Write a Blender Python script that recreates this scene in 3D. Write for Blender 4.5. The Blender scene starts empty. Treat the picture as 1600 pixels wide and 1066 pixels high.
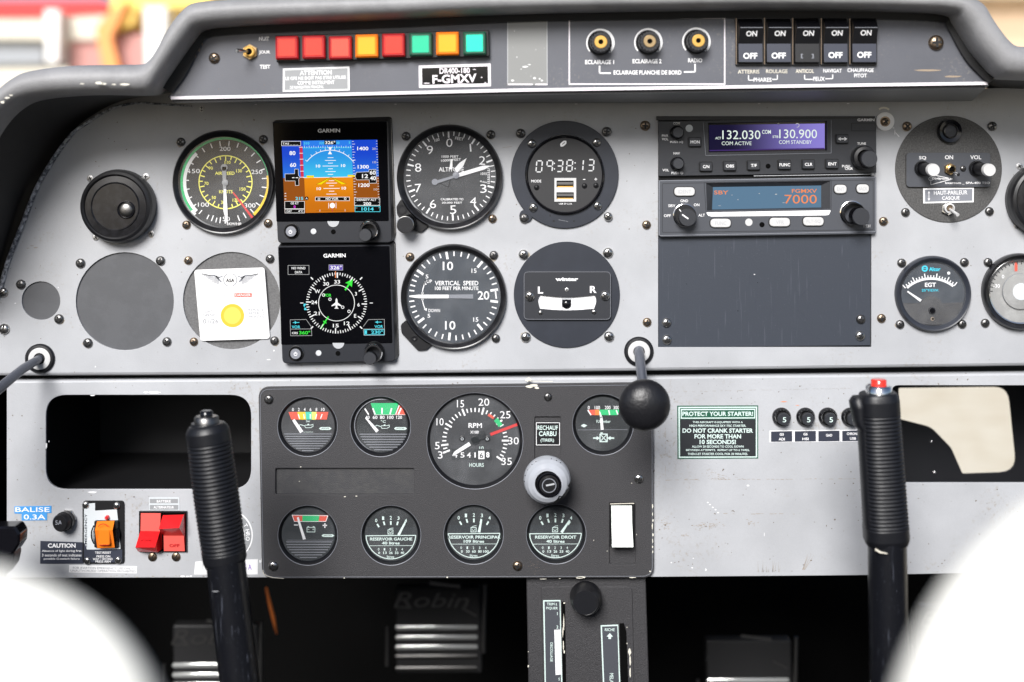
import bpy, math, random
from mathutils import Vector
random.seed(7)
S = bpy.context.scene
COL = S.collection
K = 0.0005            # metres per photo pixel on the panel plane
CY = 250.0            # photo row level with the lens
ZC = 0.0
DIST = 1.0

# ------------------------------------------------------------ camera, light
cam_d = bpy.data.cameras.new('camera')
cam = bpy.data.objects.new('camera', cam_d); COL.objects.link(cam)
cam.location = (0, -DIST, ZC); cam.rotation_euler = (math.radians(90), 0, 0)
cam_d.sensor_width = 36; cam_d.lens = 45
cam_d.shift_y = (CY - 533) / 1600.0
cam_d.clip_start = 0.02; cam_d.clip_end = 500
cam_d.dof.use_dof = True; cam_d.dof.focus_distance = 0.985
cam_d.dof.aperture_fstop = 3.6
S.camera = cam
SUN_EL, SUN_AZ = 32, -14      # azimuth: degrees to the right of straight behind the camera
W_ = bpy.data.worlds.new('World'); S.world = W_; W_.use_nodes = True
nt = W_.node_tree; bg = nt.nodes['Background']
sky = nt.nodes.new('ShaderNodeTexSky'); sky.sky_type = 'NISHITA'; sky.sun_disc = False
sky.sun_elevation = math.radians(SUN_EL); sky.sun_rotation = math.radians(180 - SUN_AZ)
sky.air_density = 0.8; sky.dust_density = 1.5
nt.links.new(sky.outputs[0], bg.inputs[0]); bg.inputs[1].default_value = 0.06
sd = bpy.data.lights.new('sun', 'SUN'); sd.energy = 3.1; sd.angle = math.radians(24); sd.color = (1, .985, .97)
sun = bpy.data.objects.new('sun', sd); COL.objects.link(sun)
az = math.radians(SUN_AZ); el = math.radians(SUN_EL)
sv = Vector((math.sin(az)*math.cos(el), -math.cos(az)*math.cos(el), math.sin(el)))
sun.rotation_euler = sv.to_track_quat('Z', 'Y').to_euler(); sun.location = sv*3
S.render.engine = 'CYCLES'
S.view_settings.view_transform = 'Standard'; S.view_settings.look = 'None'
S.view_settings.gamma = 1; S.view_settings.exposure = 0.72
S.view_settings.use_curve_mapping = False
EXPO = 0.72

# ------------------------------------------------------------ materials
M = {}
def mat(name, c, rough=.5, metal=0, bump=0, bscale=300, var=0, vscale=40, coat=0, emit=0, c2=None, mlo=.45, mhi=.6, spec=.5, detail=4):
    m = bpy.data.materials.new(name); m.use_nodes = True
    n = m.node_tree; b = n.nodes['Principled BSDF']
    col = (c[0], c[1], c[2], 1)
    b.inputs['Base Color'].default_value = col
    b.inputs['Roughness'].default_value = rough; b.inputs['Metallic'].default_value = metal
    b.inputs['Specular IOR Level'].default_value = spec
    if coat: b.inputs['Coat Weight'].default_value = coat; b.inputs['Coat Roughness'].default_value = .08
    if emit:
        b.inputs['Emission Color'].default_value = col; b.inputs['Emission Strength'].default_value = emit
        b.inputs['Base Color'].default_value = (c[0]*.1, c[1]*.1, c[2]*.1, 1)
    if var or bump or c2:
        tc = n.nodes.new('ShaderNodeTexCoord')
    if var or c2:
        no = n.nodes.new('ShaderNodeTexNoise'); no.inputs['Scale'].default_value = vscale; no.inputs['Detail'].default_value = detail
        no.inputs['Roughness'].default_value = .65
        n.links.new(tc.outputs['Object'], no.inputs['Vector'])
        mr = n.nodes.new('ShaderNodeMapRange'); mr.inputs[1].default_value = mlo; mr.inputs[2].default_value = mhi
        n.links.new(no.outputs[0], mr.inputs[0])
        mx = n.nodes.new('ShaderNodeMix'); mx.data_type = 'RGBA'
        a = col; bcol = c2 if c2 else tuple(min(1, x*(1+var)) for x in c)
        if not c2: a = tuple(x*(1-var) for x in c)+(1,)
        mx.inputs[6].default_value = a; mx.inputs[7].default_value = (bcol[0], bcol[1], bcol[2], 1)
        n.links.new(mr.outputs[0], mx.inputs[0]); n.links.new(mx.outputs[2], b.inputs['Base Color'])
    if bump:
        nb = n.nodes.new('ShaderNodeTexNoise'); nb.inputs['Scale'].default_value = bscale; nb.inputs['Detail'].default_value = 3
        n.links.new(tc.outputs['Object'], nb.inputs['Vector'])
        bp = n.nodes.new('ShaderNodeBump'); bp.inputs['Strength'].default_value = bump; bp.inputs['Distance'].default_value = .001
        n.links.new(nb.outputs[0], bp.inputs['Height']); n.links.new(bp.outputs[0], b.inputs['Normal'])
    M[name] = m; return m
E = 1/2**EXPO
def em(name, c, k=1.0): mat(name, tuple(x*k for x in c), rough=.25, emit=E, spec=.15)
def panel_paint(name, base, dirt=(.30, .25, .19)):
    m = bpy.data.materials.new(name); m.use_nodes = True; n = m.node_tree; b = n.nodes['Principled BSDF']
    L = n.links.new
    tc = n.nodes.new('ShaderNodeTexCoord')
    def noise(s, d=5, r=.6):
        q = n.nodes.new('ShaderNodeTexNoise'); q.inputs['Scale'].default_value = s; q.inputs['Detail'].default_value = d; q.inputs['Roughness'].default_value = r
        L(tc.outputs['Object'], q.inputs['Vector']); return q
    def rng(src, a, c_, lo=0, hi=1):
        q = n.nodes.new('ShaderNodeMapRange'); q.inputs[1].default_value = a; q.inputs[2].default_value = c_; q.inputs[3].default_value = lo; q.inputs[4].default_value = hi
        L(src, q.inputs[0]); return q.outputs[0]
    def mix(f, a, c_):
        q = n.nodes.new('ShaderNodeMix'); q.data_type = 'RGBA'; L(f, q.inputs[0])
        if isinstance(a, tuple): q.inputs[6].default_value = a+(1,)
        else: L(a, q.inputs[6])
        if isinstance(c_, tuple): q.inputs[7].default_value = c_+(1,)
        else: L(c_, q.inputs[7])
        return q.outputs[2]
    lo = tuple(x*.86 for x in base); hi = tuple(min(1, x*1.08) for x in base)
    c0 = mix(rng(noise(9).outputs[0], .35, .65), lo, hi)
    c1 = mix(rng(noise(1600, 2).outputs[0], .3, .7, 0, .22), c0, tuple(x*.72 for x in base))
    wide = rng(noise(13, 3).outputs[0], .52, .68); fine = rng(noise(330, 6, .75).outputs[0], .54, .66)
    mu = n.nodes.new('ShaderNodeMath'); mu.operation = 'MULTIPLY'; L(wide, mu.inputs[0]); L(fine, mu.inputs[1])
    mu2 = n.nodes.new('ShaderNodeMath'); mu2.operation = 'MULTIPLY'; L(mu.outputs[0], mu2.inputs[0]); mu2.inputs[1].default_value = .8
    c2 = mix(mu2.outputs[0], c1, dirt)
    sp = rng(noise(420, 1, .5).outputs[0], .755, .78)
    c3 = mix(sp, c2, (.16, .13, .1))
    L(c3, b.inputs['Base Color'])
    L(rng(noise(60, 5).outputs[0], .3, .7, .38, .55), b.inputs['Roughness'])
    bp = n.nodes.new('ShaderNodeBump'); bp.inputs['Strength'].default_value = .12; bp.inputs['Distance'].default_value = .0006
    L(noise(900, 2).outputs[0], bp.inputs['Height']); L(bp.outputs[0], b.inputs['Normal'])
    M[name] = m
panel_paint('panel', (.455, .465, .485))
panel_paint('coam', (.115, .12, .14), (.3, .28, .25))
def scratched(name, base, scr, rough=.45, amt=.5):
    m = bpy.data.materials.new(name); m.use_nodes = True; n = m.node_tree; b = n.nodes['Principled BSDF']; L = n.links.new
    tc = n.nodes.new('ShaderNodeTexCoord')
    mp = n.nodes.new('ShaderNodeMapping'); mp.inputs['Rotation'].default_value = (0, .35, 0); mp.inputs['Scale'].default_value = (700, 700, 30)
    L(tc.outputs['Object'], mp.inputs[0])
    no = n.nodes.new('ShaderNodeTexNoise'); no.inputs['Scale'].default_value = 1; no.inputs['Detail'].default_value = 2; L(mp.outputs[0], no.inputs['Vector'])
    n2 = n.nodes.new('ShaderNodeTexNoise'); n2.inputs['Scale'].default_value = 900; n2.inputs['Detail'].default_value = 2; L(tc.outputs['Object'], n2.inputs['Vector'])
    r = n.nodes.new('ShaderNodeMapRange'); r.inputs[1].default_value = .66; r.inputs[2].default_value = .74; r.inputs[4].default_value = amt; L(no.outputs[0], r.inputs[0])
    r2 = n.nodes.new('ShaderNodeMapRange'); r2.inputs[1].default_value = .68; r2.inputs[2].default_value = .76; r2.inputs[4].default_value = amt; L(n2.outputs[0], r2.inputs[0])
    ad = n.nodes.new('ShaderNodeMath'); ad.operation = 'MAXIMUM'; L(r.outputs[0], ad.inputs[0]); L(r2.outputs[0], ad.inputs[1])
    mx = n.nodes.new('ShaderNodeMix'); mx.data_type = 'RGBA'; mx.inputs[6].default_value = base+(1,); mx.inputs[7].default_value = scr+(1,)
    L(ad.outputs[0], mx.inputs[0]); L(mx.outputs[2], b.inputs['Base Color']); b.inputs['Roughness'].default_value = rough
    bp = n.nodes.new('ShaderNodeBump'); bp.inputs['Strength'].default_value = .1; bp.inputs['Distance'].default_value = .0005
    L(n2.outputs[0], bp.inputs['Height']); L(bp.outputs[0], b.inputs['Normal']); M[name] = m
scratched('slate', (.040, .047, .062), (.11, .12, .15), amt=.35)
scratched('stick', (.006, .0065, .009), (.10, .11, .14), rough=.32, amt=.5)
mat('trim', (.10, .11, .13), .6, bump=.8, bscale=500, c2=(.6, .62, .66), vscale=300, mlo=.42, mhi=.6); mat('bar', (.92, .94, .92), .16, metal=.6)
mat('engine', (.042, .041, .044), .55, bump=.5, bscale=1500, var=.35, vscale=1400, mlo=.35, mhi=.65)
mat('enginer', (.046, .046, .050), .6, bump=.5, bscale=1500, c2=(.07, .069, .067), vscale=200, mlo=.4, mhi=.8)
mat('hood', (.27, .27, .278), .5, bump=.3, bscale=1000, var=.08, vscale=30)
mat('blk', (.006, .006, .007), .6); mat('void', (.002, .002, .002), .9, spec=.1)
mat('black', (.009, .009, .0105), .4); mat('gloss', (.006, .006, .008), .12); mat('scrn', (.003, .003, .004), .08, spec=.1); mat('unitd', (.016, .018, .024), .4); mat('dialc', (.026, .026, .028), .5)
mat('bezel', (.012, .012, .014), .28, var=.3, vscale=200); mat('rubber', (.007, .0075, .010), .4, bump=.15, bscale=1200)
mat('dial', (.030, .031, .034), .6, var=.06, vscale=120); mat('dialv', (.036, .045, .058), .6, var=.08, vscale=100)
mat('dialr', (.034, .036, .040), .6, var=.08, vscale=80); mat('dialk', (.013, .016, .018), .5); mat('dialb', (.019, .024, .028), .5)
mat('ringb', (.028, .032, .043), .4, var=.05, vscale=60); mat('unit', (.030, .032, .038), .4, bump=.1, bscale=1200)
mat('unit2', (.072, .077, .09), .4, bump=.1, bscale=1200); mat('btn', (.026, .028, .034), .45)
mat('blank', (.093, .096, .104), .5, var=.05, vscale=60, bump=.06, bscale=900); mat('blank2', (.13, .13, .132), .55, var=.3, vscale=900, mlo=.3, mhi=.7)
mat('interc', (.075, .074, .073), .6, var=.4, vscale=900, mlo=.35, mhi=.65, bump=.2, bscale=1500); mat('lever', (.09, .1, .13), .3, metal=.3, bump=.2, bscale=600)
mat('white', (.88, .88, .89), .5); mat('cream', (.72, .68, .58), .6, var=.12, vscale=60); mat('paper', (.82, .82, .82), .5)
mat('pinkw', (.9, .85, .9), .45); mat('liner', (.80, .74, .60), .7, bump=.4, bscale=400, c2=(.55, .48, .36), vscale=160, mlo=.55, mhi=.75)
mat('seat', (.87, .86, .80), .6, bump=.1, bscale=200)
mat('mint', (.66, .80, .76), .5); mat('steel', (.55, .54, .52), .28, metal=1); mat('steeld', (.22, .215, .21), .38, metal=1)
mat('brass', (.55, .40, .22), .3, metal=1); mat('bronze', (.33, .25, .18), .38, metal=1); mat('chrome', (.85, .85, .85), .1, metal=1)
mat('alu', (.6, .6, .6), .4, metal=1, bump=.1, bscale=500); mat('gold', (.72, .42, .1), .35, metal=.4)
mat('nylon', (.6, .6, .6), .35); mat('knobw', (.42, .44, .48), .14, var=.05, vscale=50); mat('chip', (.75, .72, .62), .6)
mat('stain', (.36, .32, .26), .8); mat('rust', (.34, .27, .2), .8); mat('pencil', (.34, .31, .28), .8); mat('scuff', (.38, .40, .45), .7)
mat('yel', (.95, .9, .16), .5); mat('green', (.02, .50, .17), .5); mat('red', (.62, .03, .03), .5); mat('yell', (.85, .55, .02), .5)
mat('teal', (.05, .55, .4), .5); mat('cyan', (.03, .62, .80), .5); mat('orange', (.85, .22, .04), .5); mat('redo', (.72, .10, .06), .5)
mat('gpale', (.62, .66, .68), .5); mat('silver', (.36, .36, .35), .4, var=.1, vscale=80); mat('dgrey', (.22, .23, .26), .5); mat('sgrey', (.30, .31, .32), .5); mat('redsw', (.72, .012, .015), .25, coat=.5)
mat('redsw2', (.85, .12, .10), .25, coat=.5); mat('orsw', (.85, .20, .015), .25, coat=.5); mat('wrk', (.80, .84, .80), .25, coat=.4)
mat('blue', (.06, .30, .68), .45); mat('green2', (.01, .09, .05), .5); mat('navy', (.035, .04, .06), .45); mat('sunny', (.9, .48, .03), .5)
mat('sunny2', (.93, .6, .1), .5); mat('vinyl', (.02, .022, .026), .5); mat('tape', (.27, .275, .27), .3, c2=(.6, .6, .6), vscale=260, mlo=.66, mhi=.8)
mat('ghost', (.45, .46, .48), .5); mat('purple', (.2, .05, .5), .5); mat('leathr', (.010, .010, .012), .38, bump=.3, bscale=400)
mat('pedal', (.02, .02, .021), .45, bump=.2, bscale=300); mat('trimdark', (.05, .05, .052), .8, bump=.2, bscale=200); mat('carpet', (.006, .006, .006), 1, spec=.1)
mat('ltred', (.80, .035, .02), .2, coat=.6); mat('ltred2', (.86, .08, .05), .2, coat=.6); mat('ltamb', (.95, .42, .01), .2, coat=.6); mat('ltamb2', (.95, .22, .01), .2)
mat('ltgrn', (.01, .55, .30), .2, coat=.6); mat('ltgrn2', (.01, .75, .5), .2, coat=.6); mat('dred', (.45, .01, .015), .3)
mat('tan', (.62, .46, .32), .9, var=.15, vscale=.5); mat('extwhite', (.85, .85, .83), .5); mat('extred', (.75, .03, .03), .4); mat('extyel', (.95, .68, .16), .5)
mat('extor', (.9, .34, .1), .5); mat('extdark', (.32, .34, .37), .6); mat('extbrown', (.5, .25, .23), .6); mat('apron', (.82, .75, .60), .9, c2=(.70, .61, .45), vscale=6, mlo=.45, mhi=.62)
em('e_white', (.95, .95, .95)); em('e_sky', (.02, .46, .86)); em('e_sky2', (.06, .55, .90)); em('e_tape', (.012, .11, .72)); em('e_tape2', (.02, .2, .8))
em('e_org', (.80, .24, .0)); em('e_brn', (.27, .07, .004)); em('e_blk', (.0, .0, .0)); em('e_red', (.60, .03, .06)); em('e_yel', (.85, .65, .0)); em('e_mag', (.8, .05, .8))
em('e_cyan', (.10, .72, .85)); em('e_grn', (.05, .80, .06)); em('e_grey', (.5, .5, .5)); em('e_vio', (.045, .02, .13)); em('e_vio2', (.13, .08, .42)); em('e_vio3', (.33, .27, .75))
em('e_lcd', (.10, .185, .28)); em('e_orl', (.80, .25, .10)); em('e_txt', (.80, .90, .82)); em('e_seg', (.85, .85, .85)); em('e_rim', (.30, .22, .3))
def egrad(name, c0, c1, x0, x1, axis=0):
    m = bpy.data.materials.new(name); m.use_nodes = True; n = m.node_tree; b = n.nodes['Principled BSDF']; L = n.links.new
    tc = n.nodes.new('ShaderNodeTexCoord'); sx = n.nodes.new('ShaderNodeSeparateXYZ'); L(tc.outputs['Object'], sx.inputs[0])
    r = n.nodes.new('ShaderNodeMapRange'); r.inputs[1].default_value = x0; r.inputs[2].default_value = x1; r.interpolation_type = 'SMOOTHSTEP'; L(sx.outputs[axis], r.inputs[0])
    mx = n.nodes.new('ShaderNodeMix'); mx.data_type = 'RGBA'; mx.inputs[6].default_value = c0+(1,); mx.inputs[7].default_value = c1+(1,); L(r.outputs[0], mx.inputs[0])
    L(mx.outputs[2], b.inputs['Emission Color']); b.inputs['Emission Strength'].default_value = E; b.inputs['Base Color'].default_value = (.004, .004, .004, 1); b.inputs['Roughness'].default_value = .2; b.inputs['Specular IOR Level'].default_value = .12
    M[name] = m
egrad('e_violet', (.006, .004, .03), (.27, .22, .68), -.03, .052)
egrad('e_skyg', (.02, .30, .80), (.05, .60, .88), .022, -.004, 2)
egrad('e_tapeg', (.006, .06, .62), (.02, .20, .80), .022, -.004, 2)
egrad('e_orgg', (.86, .28, .0), (.62, .17, .0), .0, -.022, 2)
g = bpy.data.materials.new('glass'); g.use_nodes = True; n = g.node_tree; n.nodes.clear()
o_ = n.nodes.new('ShaderNodeOutputMaterial'); mx = n.nodes.new('ShaderNodeMixShader'); fr = n.nodes.new('ShaderNodeFresnel'); fr.inputs[0].default_value = 1.45
tr = n.nodes.new('ShaderNodeBsdfTransparent'); gl = n.nodes.new('ShaderNodeBsdfGlossy'); gl.inputs['Roughness'].default_value = .12
tcg = n.nodes.new('ShaderNodeTexCoord'); ng = n.nodes.new('ShaderNodeTexNoise'); ng.inputs['Scale'].default_value = 45; ng.inputs['Detail'].default_value = 6
n.links.new(tcg.outputs['Object'], ng.inputs['Vector']); mg = n.nodes.new('ShaderNodeMapRange'); mg.inputs[1].default_value = .45; mg.inputs[2].default_value = .75; mg.inputs[3].default_value = .03; mg.inputs[4].default_value = .10; n.links.new(ng.outputs[0], mg.inputs[0])
df = n.nodes.new('ShaderNodeBsdfDiffuse'); df.inputs[0].default_value = (.7, .72, .75, 1); md = n.nodes.new('ShaderNodeMixShader'); n.links.new(mg.outputs[0], md.inputs[0]); n.links.new(tr.outputs[0], md.inputs[1]); n.links.new(df.outputs[0], md.inputs[2])  # diffuse film for dust and smudges, with glare haze painted in
n.links.new(fr.outputs[0], mx.inputs[0]); n.links.new(md.outputs[0], mx.inputs[1]); n.links.new(gl.outputs[0], mx.inputs[2]); n.links.new(mx.outputs[0], o_.inputs[0])
M['glass'] = g

# ------------------------------------------------------------ geometry helpers
def tag(o, label=None, cat=None, group=None, kind=None):
    for k, v in (('label', label), ('category', cat), ('group', group), ('kind', kind)):
        if v: o[k] = v
    return o
def wpos(px, py, h, D):
    s = K*(DIST+0.0-D)/DIST
    return Vector(((px-800)*s, -D-h*K, ZC+(CY-py)*s))
_tc = {}
def glyphs(s, bold):
    key = (s, bold)
    if key in _tc: return _tc[key]
    c = bpy.data.curves.new('txt', 'FONT'); c.body = s; c.align_x = 'LEFT'; c.offset = bold; c.resolution_u = 3; c.size = 1
    o = bpy.data.objects.new('txt', c); COL.objects.link(o)
    bpy.context.view_layer.update()
    dg = bpy.context.evaluated_depsgraph_get()
    me = bpy.data.meshes.new_from_object(o.evaluated_get(dg))
    vs = [(v.co.x, v.co.y) for v in me.vertices]; fs = [tuple(p.vertices) for p in me.polygons]
    bpy.data.objects.remove(o); bpy.data.curves.remove(c); bpy.data.meshes.remove(me)
    if vs:
        x0 = min(v[0] for v in vs); x1 = max(v[0] for v in vs)
        y0 = min(v[1] for v in vs); y1 = max(v[1] for v in vs)
    else: x0 = x1 = y0 = y1 = 0
    _tc[key] = (vs, fs, x0, x1, y0, y1); return _tc[key]
def pol(cx, cy, r, deg):
    a = math.radians(deg); return (cx+r*math.sin(a), cy-r*math.cos(a))
def rrect(x0, y0, x1, y1, r=0, n=5):
    if r <= 0: return [(x0, y0), (x1, y0), (x1, y1), (x0, y1)]
    return rpoly([(x0, y0), (x1, y0), (x1, y1), (x0, y1)], r, n)
def rpoly(P, r, n=5):
    out = []; N = len(P)
    for i in range(N):
        a, b, c = Vector(P[i-1]), Vector(P[i]), Vector(P[(i+1) % N])
        u = (a-b); v = (c-b); lu, lv = u.length, v.length; u /= lu; v /= lv
        rr = r[i] if isinstance(r, (list, tuple)) else r
        ang = u.angle(v); t = min(rr/math.tan(ang/2), lu*.49, lv*.49) if ang < 3.1 else 0
        if t < 1e-4: out.append((b.x, b.y)); continue
        p0 = b+u*t; p1 = b+v*t
        for k in range(n+1):
            s = k/n; q = (1-s)**2*p0+2*s*(1-s)*b+s*s*p1
            out.append((q.x, q.y))
    return out
def circ(cx, cy, r, n=48, ry=None):
    return [(cx+r*math.sin(2*math.pi*k/n), cy-(ry or r)*math.cos(2*math.pi*k/n)) for k in range(n)]
def inset(P, d):
    N = len(P); area = sum(P[i][0]*P[(i+1) % N][1]-P[(i+1) % N][0]*P[i][1] for i in range(N)); sg = 1 if area > 0 else -1
    out = []
    for i in range(N):
        a, b, c = Vector(P[i-1]), Vector(P[i]), Vector(P[(i+1) % N])
        e1 = (b-a); e2 = (c-b)
        if e1.length < 1e-9 or e2.length < 1e-9: out.append((b.x, b.y)); continue
        e1.normalize(); e2.normalize()
        n1 = Vector((-e1.y, e1.x))*sg; n2 = Vector((-e2.y, e2.x))*sg
        m = n1+n2
        if m.length < 1e-6: m = n1
        m.normalize(); k = d/max(.4, m.dot(n1)); q = b+m*k; out.append((q.x, q.y))
    return out

class MB:
    """collects shapes in photo-pixel units on the plane D; heights are towards the camera"""
    def __init__(s, name, D=0, at=None, parent=None, tags=None):
        s.name, s.D, s.parent, s.tags = name, D, parent, tags
        s.at = at; s.v = []; s.f = []; s.m = []; s.sm = []; s.ml = []; s.ox = s.oy = 0; s.sc = 1; s.h0 = 0
        s.org = wpos(at[0], at[1], 0, D)
    def z(s, ox, oy, sc): s.ox, s.oy, s.sc = ox, oy, sc; return s
    def mp(s, x, y): return (s.ox+x/s.sc, s.oy+y/s.sc)
    def mi(s, m):
        if m not in s.ml: s.ml.append(m)
        return s.ml.index(m)
    def add(s, V, F, m, smooth=False):
        b = len(s.v); i = s.mi(m)
        for x, y, h in V:
            X, Y = s.mp(x, y); s.v.append(wpos(X, Y, h+s.h0, s.D)-s.org)
        for f in F: s.f.append(tuple(b+k for k in f)); s.m.append(i); s.sm.append(smooth)
    def raw(s, V, F, m, smooth=False):
        b = len(s.v); i = s.mi(m); s.v += [Vector(p)-s.org for p in V]
        for f in F: s.f.append(tuple(b+k for k in f)); s.m.append(i); s.sm.append(smooth)
    def flat(s, P, h, m): s.add([(x, y, h) for x, y in P], [tuple(range(len(P)))], m)
    def rect(s, x0, y0, x1, y1, h, m, r=0): s.flat(rrect(x0, y0, x1, y1, r), h, m)
    def frame(s, x0, y0, x1, y1, w, h, m):
        for q in ((x0, y0, x1, y0+w), (x0, y1-w, x1, y1), (x0, y0+w, x0+w, y1-w), (x1-w, y0+w, x1, y1-w)): s.rect(*q, h, m)
    def outline(s, P, w, h, m):
        Q = inset(P, w); N = len(P)
        s.add([(x, y, h) for x, y in P]+[(x, y, h) for x, y in Q], [(i, (i+1) % N, N+(i+1) % N, N+i) for i in range(N)], m)
    def prism(s, P, h0, h1, m, bev=0, mtop=None, bh=None):
        N = len(P); s.add([(x, y, h0) for x, y in P]+[(x, y, h1-(bh or bev)) for x, y in P], [(i, (i+1) % N, N+(i+1) % N, N+i) for i in range(N)], m)
        if bev:
            Q = inset(P, bev*s.sc)
            s.add([(x, y, h1-(bh or bev)) for x, y in P]+[(x, y, h1) for x, y in Q], [(i, (i+1) % N, N+(i+1) % N, N+i) for i in range(N)], m)
        else: Q = P
        s.flat(Q, h1, mtop or m)
    def box(s, x0, y0, x1, y1, h0, h1, m, r=0, bev=0, mtop=None): s.prism(rrect(x0, y0, x1, y1, r), h0, h1, m, bev, mtop)
    def disc(s, cx, cy, r, h, m, n=48, ry=None): s.flat(circ(cx, cy, r, n, ry), h, m)
    def arc(s, cx, cy, r0, r1, a0, a1, h, m, n=None, r0b=None):
        n = n or max(6, int(abs(a1-a0)/4)); V = []
        for k in range(n+1):
            a = a0+(a1-a0)*k/n; ri = r0 if r0b is None else r0+(r0b-r0)*k/n
            V.append(pol(cx, cy, ri, a)+(h,)); V.append(pol(cx, cy, r1, a)+(h,))
        s.add(V, [(2*k, 2*k+1, 2*k+3, 2*k+2) for k in range(n)], m)
    def ring(s, cx, cy, r0, r1, h, m, n=56): s.arc(cx, cy, r0, r1, 0, 360, h, m, n)
    def lathe(s, cx, cy, prof, m, n=56, cx2=None, cy2=None, ms=None, ry=1):
        """prof: list of (radius, height) with separate rings per segment (crisp edges)"""
        for j in range(len(prof)-1):
            (r0, h0), (r1, h1) = prof[j], prof[j+1]; V = []
            for r, h in ((r0, h0), (r1, h1)):
                for k in range(n):
                    a = 2*math.pi*k/n; V.append((cx+r*math.sin(a), cy-r*ry*math.cos(a), h))
            s.add(V, [(k, (k+1) % n, n+(k+1) % n, n+k) for k in range(n)], ms[j] if ms else m, True)
    def dome(s, cx, cy, r, h0, h1, m, n=32, k=5):
        V = []; F = []
        for j in range(k+1):
            a = j/k*math.pi/2; rr = r*math.cos(a) if j < k else r*.02
            for i in range(n): V.append((cx+rr*math.sin(2*math.pi*i/n), cy-rr*math.cos(2*math.pi*i/n), h0+(h1-h0)*math.sin(a)))
        for j in range(k):
            for i in range(n): F.append((j*n+i, j*n+(i+1) % n, (j+1)*n+(i+1) % n, (j+1)*n+i))
        s.add(V, F, m, True)
    def line(s, x0, y0, x1, y1, w, h, m, w2=None):
        d = Vector((x1-x0, y1-y0)); d.normalize(); nx, ny = -d.y, d.x; a = w/2; b = (w2 if w2 is not None else w)/2
        s.flat([(x0+nx*a, y0+ny*a), (x1+nx*b, y1+ny*b), (x1-nx*b, y1-ny*b), (x0-nx*a, y0-ny*a)], h, m)
    def poly(s, P, w, h, m):
        for a, b in zip(P, P[1:]): s.line(a[0], a[1], b[0], b[1], w, h, m)
    def tick(s, cx, cy, deg, r0, r1, w, h, m):
        a = pol(cx, cy, r0, deg); b = pol(cx, cy, r1, deg); s.line(a[0], a[1], b[0], b[1], w, h, m)
    def t(s, txt, cx, cy, hh, m='white', w=None, h=.6, bold=.012, rot=0, al='c', sh=0):
        vs, fs, x0, x1, y0, y1 = glyphs(txt, bold)
        if not vs: return
        k = hh/(y1-y0) if not set(txt) <= set('-_.=+*') else hh; kx = (w/(x1-x0)) if w else k
        mx_ = (x0+x1)/2 if al == 'c' else (x0 if al == 'l' else x1); my = (y0+y1)/2
        a = math.radians(rot); ca, sa = math.cos(a), math.sin(a); V = []
        for x, y in vs:
            X = (x-mx_)*kx+(y-my)*sh*k; Y = -(y-my)*k; V.append((cx+X*ca-Y*sa, cy+X*sa+Y*ca, h))
        s.add(V, fs, m)
    def plate(s, P, holes, h0, h1, m, bev=0):
        """solid plate with openings, built from a filled 2D curve"""
        c = bpy.data.curves.new('pl', 'CURVE'); c.dimensions = '2D'; c.fill_mode = 'BOTH'
        t_ = (h1-h0)/2; c.extrude = max(.01, t_-bev); c.bevel_depth = bev; c.bevel_resolution = 1
        for Q in [P]+list(holes):
            sp = c.splines.new('POLY'); sp.points.add(len(Q)-1); sp.use_cyclic_u = True
            for i, (x, y) in enumerate(Q): sp.points[i].co = (x, y, 0, 1)
        o = bpy.data.objects.new('pl', c); COL.objects.link(o); bpy.context.view_layer.update()
        me = bpy.data.meshes.new_from_object(o.evaluated_get(bpy.context.evaluated_depsgraph_get()))
        s.add([(v.co.x, v.co.y, v.co.z+(h0+h1)/2) for v in me.vertices], [tuple(p.vertices) for p in me.polygons], m)
        bpy.data.objects.remove(o); bpy.data.curves.remove(c); bpy.data.meshes.remove(me)
    def sweep(s, pts, rad, m, n=28, cap=True, sq=0):
        """pts: (x,y,h) in px; rad: (r_side, r_depth) px per point"""
        N = len(pts); W = []
        for x, y, h in pts:
            X, Y = s.mp(x, y); W.append(wpos(X, Y, h+s.h0, s.D))
        kk = K*(DIST-s.D)/DIST; V = []
        for i in range(N):
            tdir = (W[min(i+1, N-1)]-W[max(i-1, 0)]).normalized()
            ref = Vector((0, -1, 0)) if abs(tdir.y) < .9 else Vector((0, 0, 1))
            sx = tdir.cross(ref).normalized(); sy = sx.cross(tdir).normalized()
            r = rad[i] if isinstance(rad[i], tuple) else (rad[i], rad[i])
            for k in range(n):
                a = 2*math.pi*k/n; ca, sa = math.cos(a), math.sin(a)
                if sq:
                    e = 1-sq; ca = math.copysign(abs(ca)**e, ca); sa = math.copysign(abs(sa)**e, sa)
                V.append(W[i]+sx*ca*r[0]*kk/s.sc+sy*sa*r[1]*kk/s.sc)
        F = [(i*n+k, i*n+(k+1) % n, (i+1)*n+(k+1) % n, (i+1)*n+k) for i in range(N-1) for k in range(n)]
        s.raw(V, F, m, True)
        if cap:
            s.raw(V[:n], [tuple(range(n))], m); s.raw(V[-n:], [tuple(range(n))], m)
    def chips(s, L_, m='chip', h=.3):
        for x, y, a, b in L_:
            k = random.randint(7, 10); ph = random.random()*6
            s.flat([(x+a*(.55+.45*random.random())*math.cos(2*math.pi*i/k+ph), y+b*(.55+.45*random.random())*math.sin(2*math.pi*i/k+ph)) for i in range(k)], h, m)
    def done(s, label=None, me_name=None):
        me = bpy.data.meshes.new(s.name); me.from_pydata([tuple(v) for v in s.v], [], s.f)
        for m in s.ml: me.materials.append(M[m])
        me.polygons.foreach_set('material_index', s.m); me.polygons.foreach_set('use_smooth', s.sm); me.update()
        o = bpy.data.objects.new(s.name, me); COL.objects.link(o)
        if s.parent is not None: o.parent = s.parent
        else: o.location = s.org
        if s.tags: tag(o, *s.tags)
        if label: o['label'] = label
        return o
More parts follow.
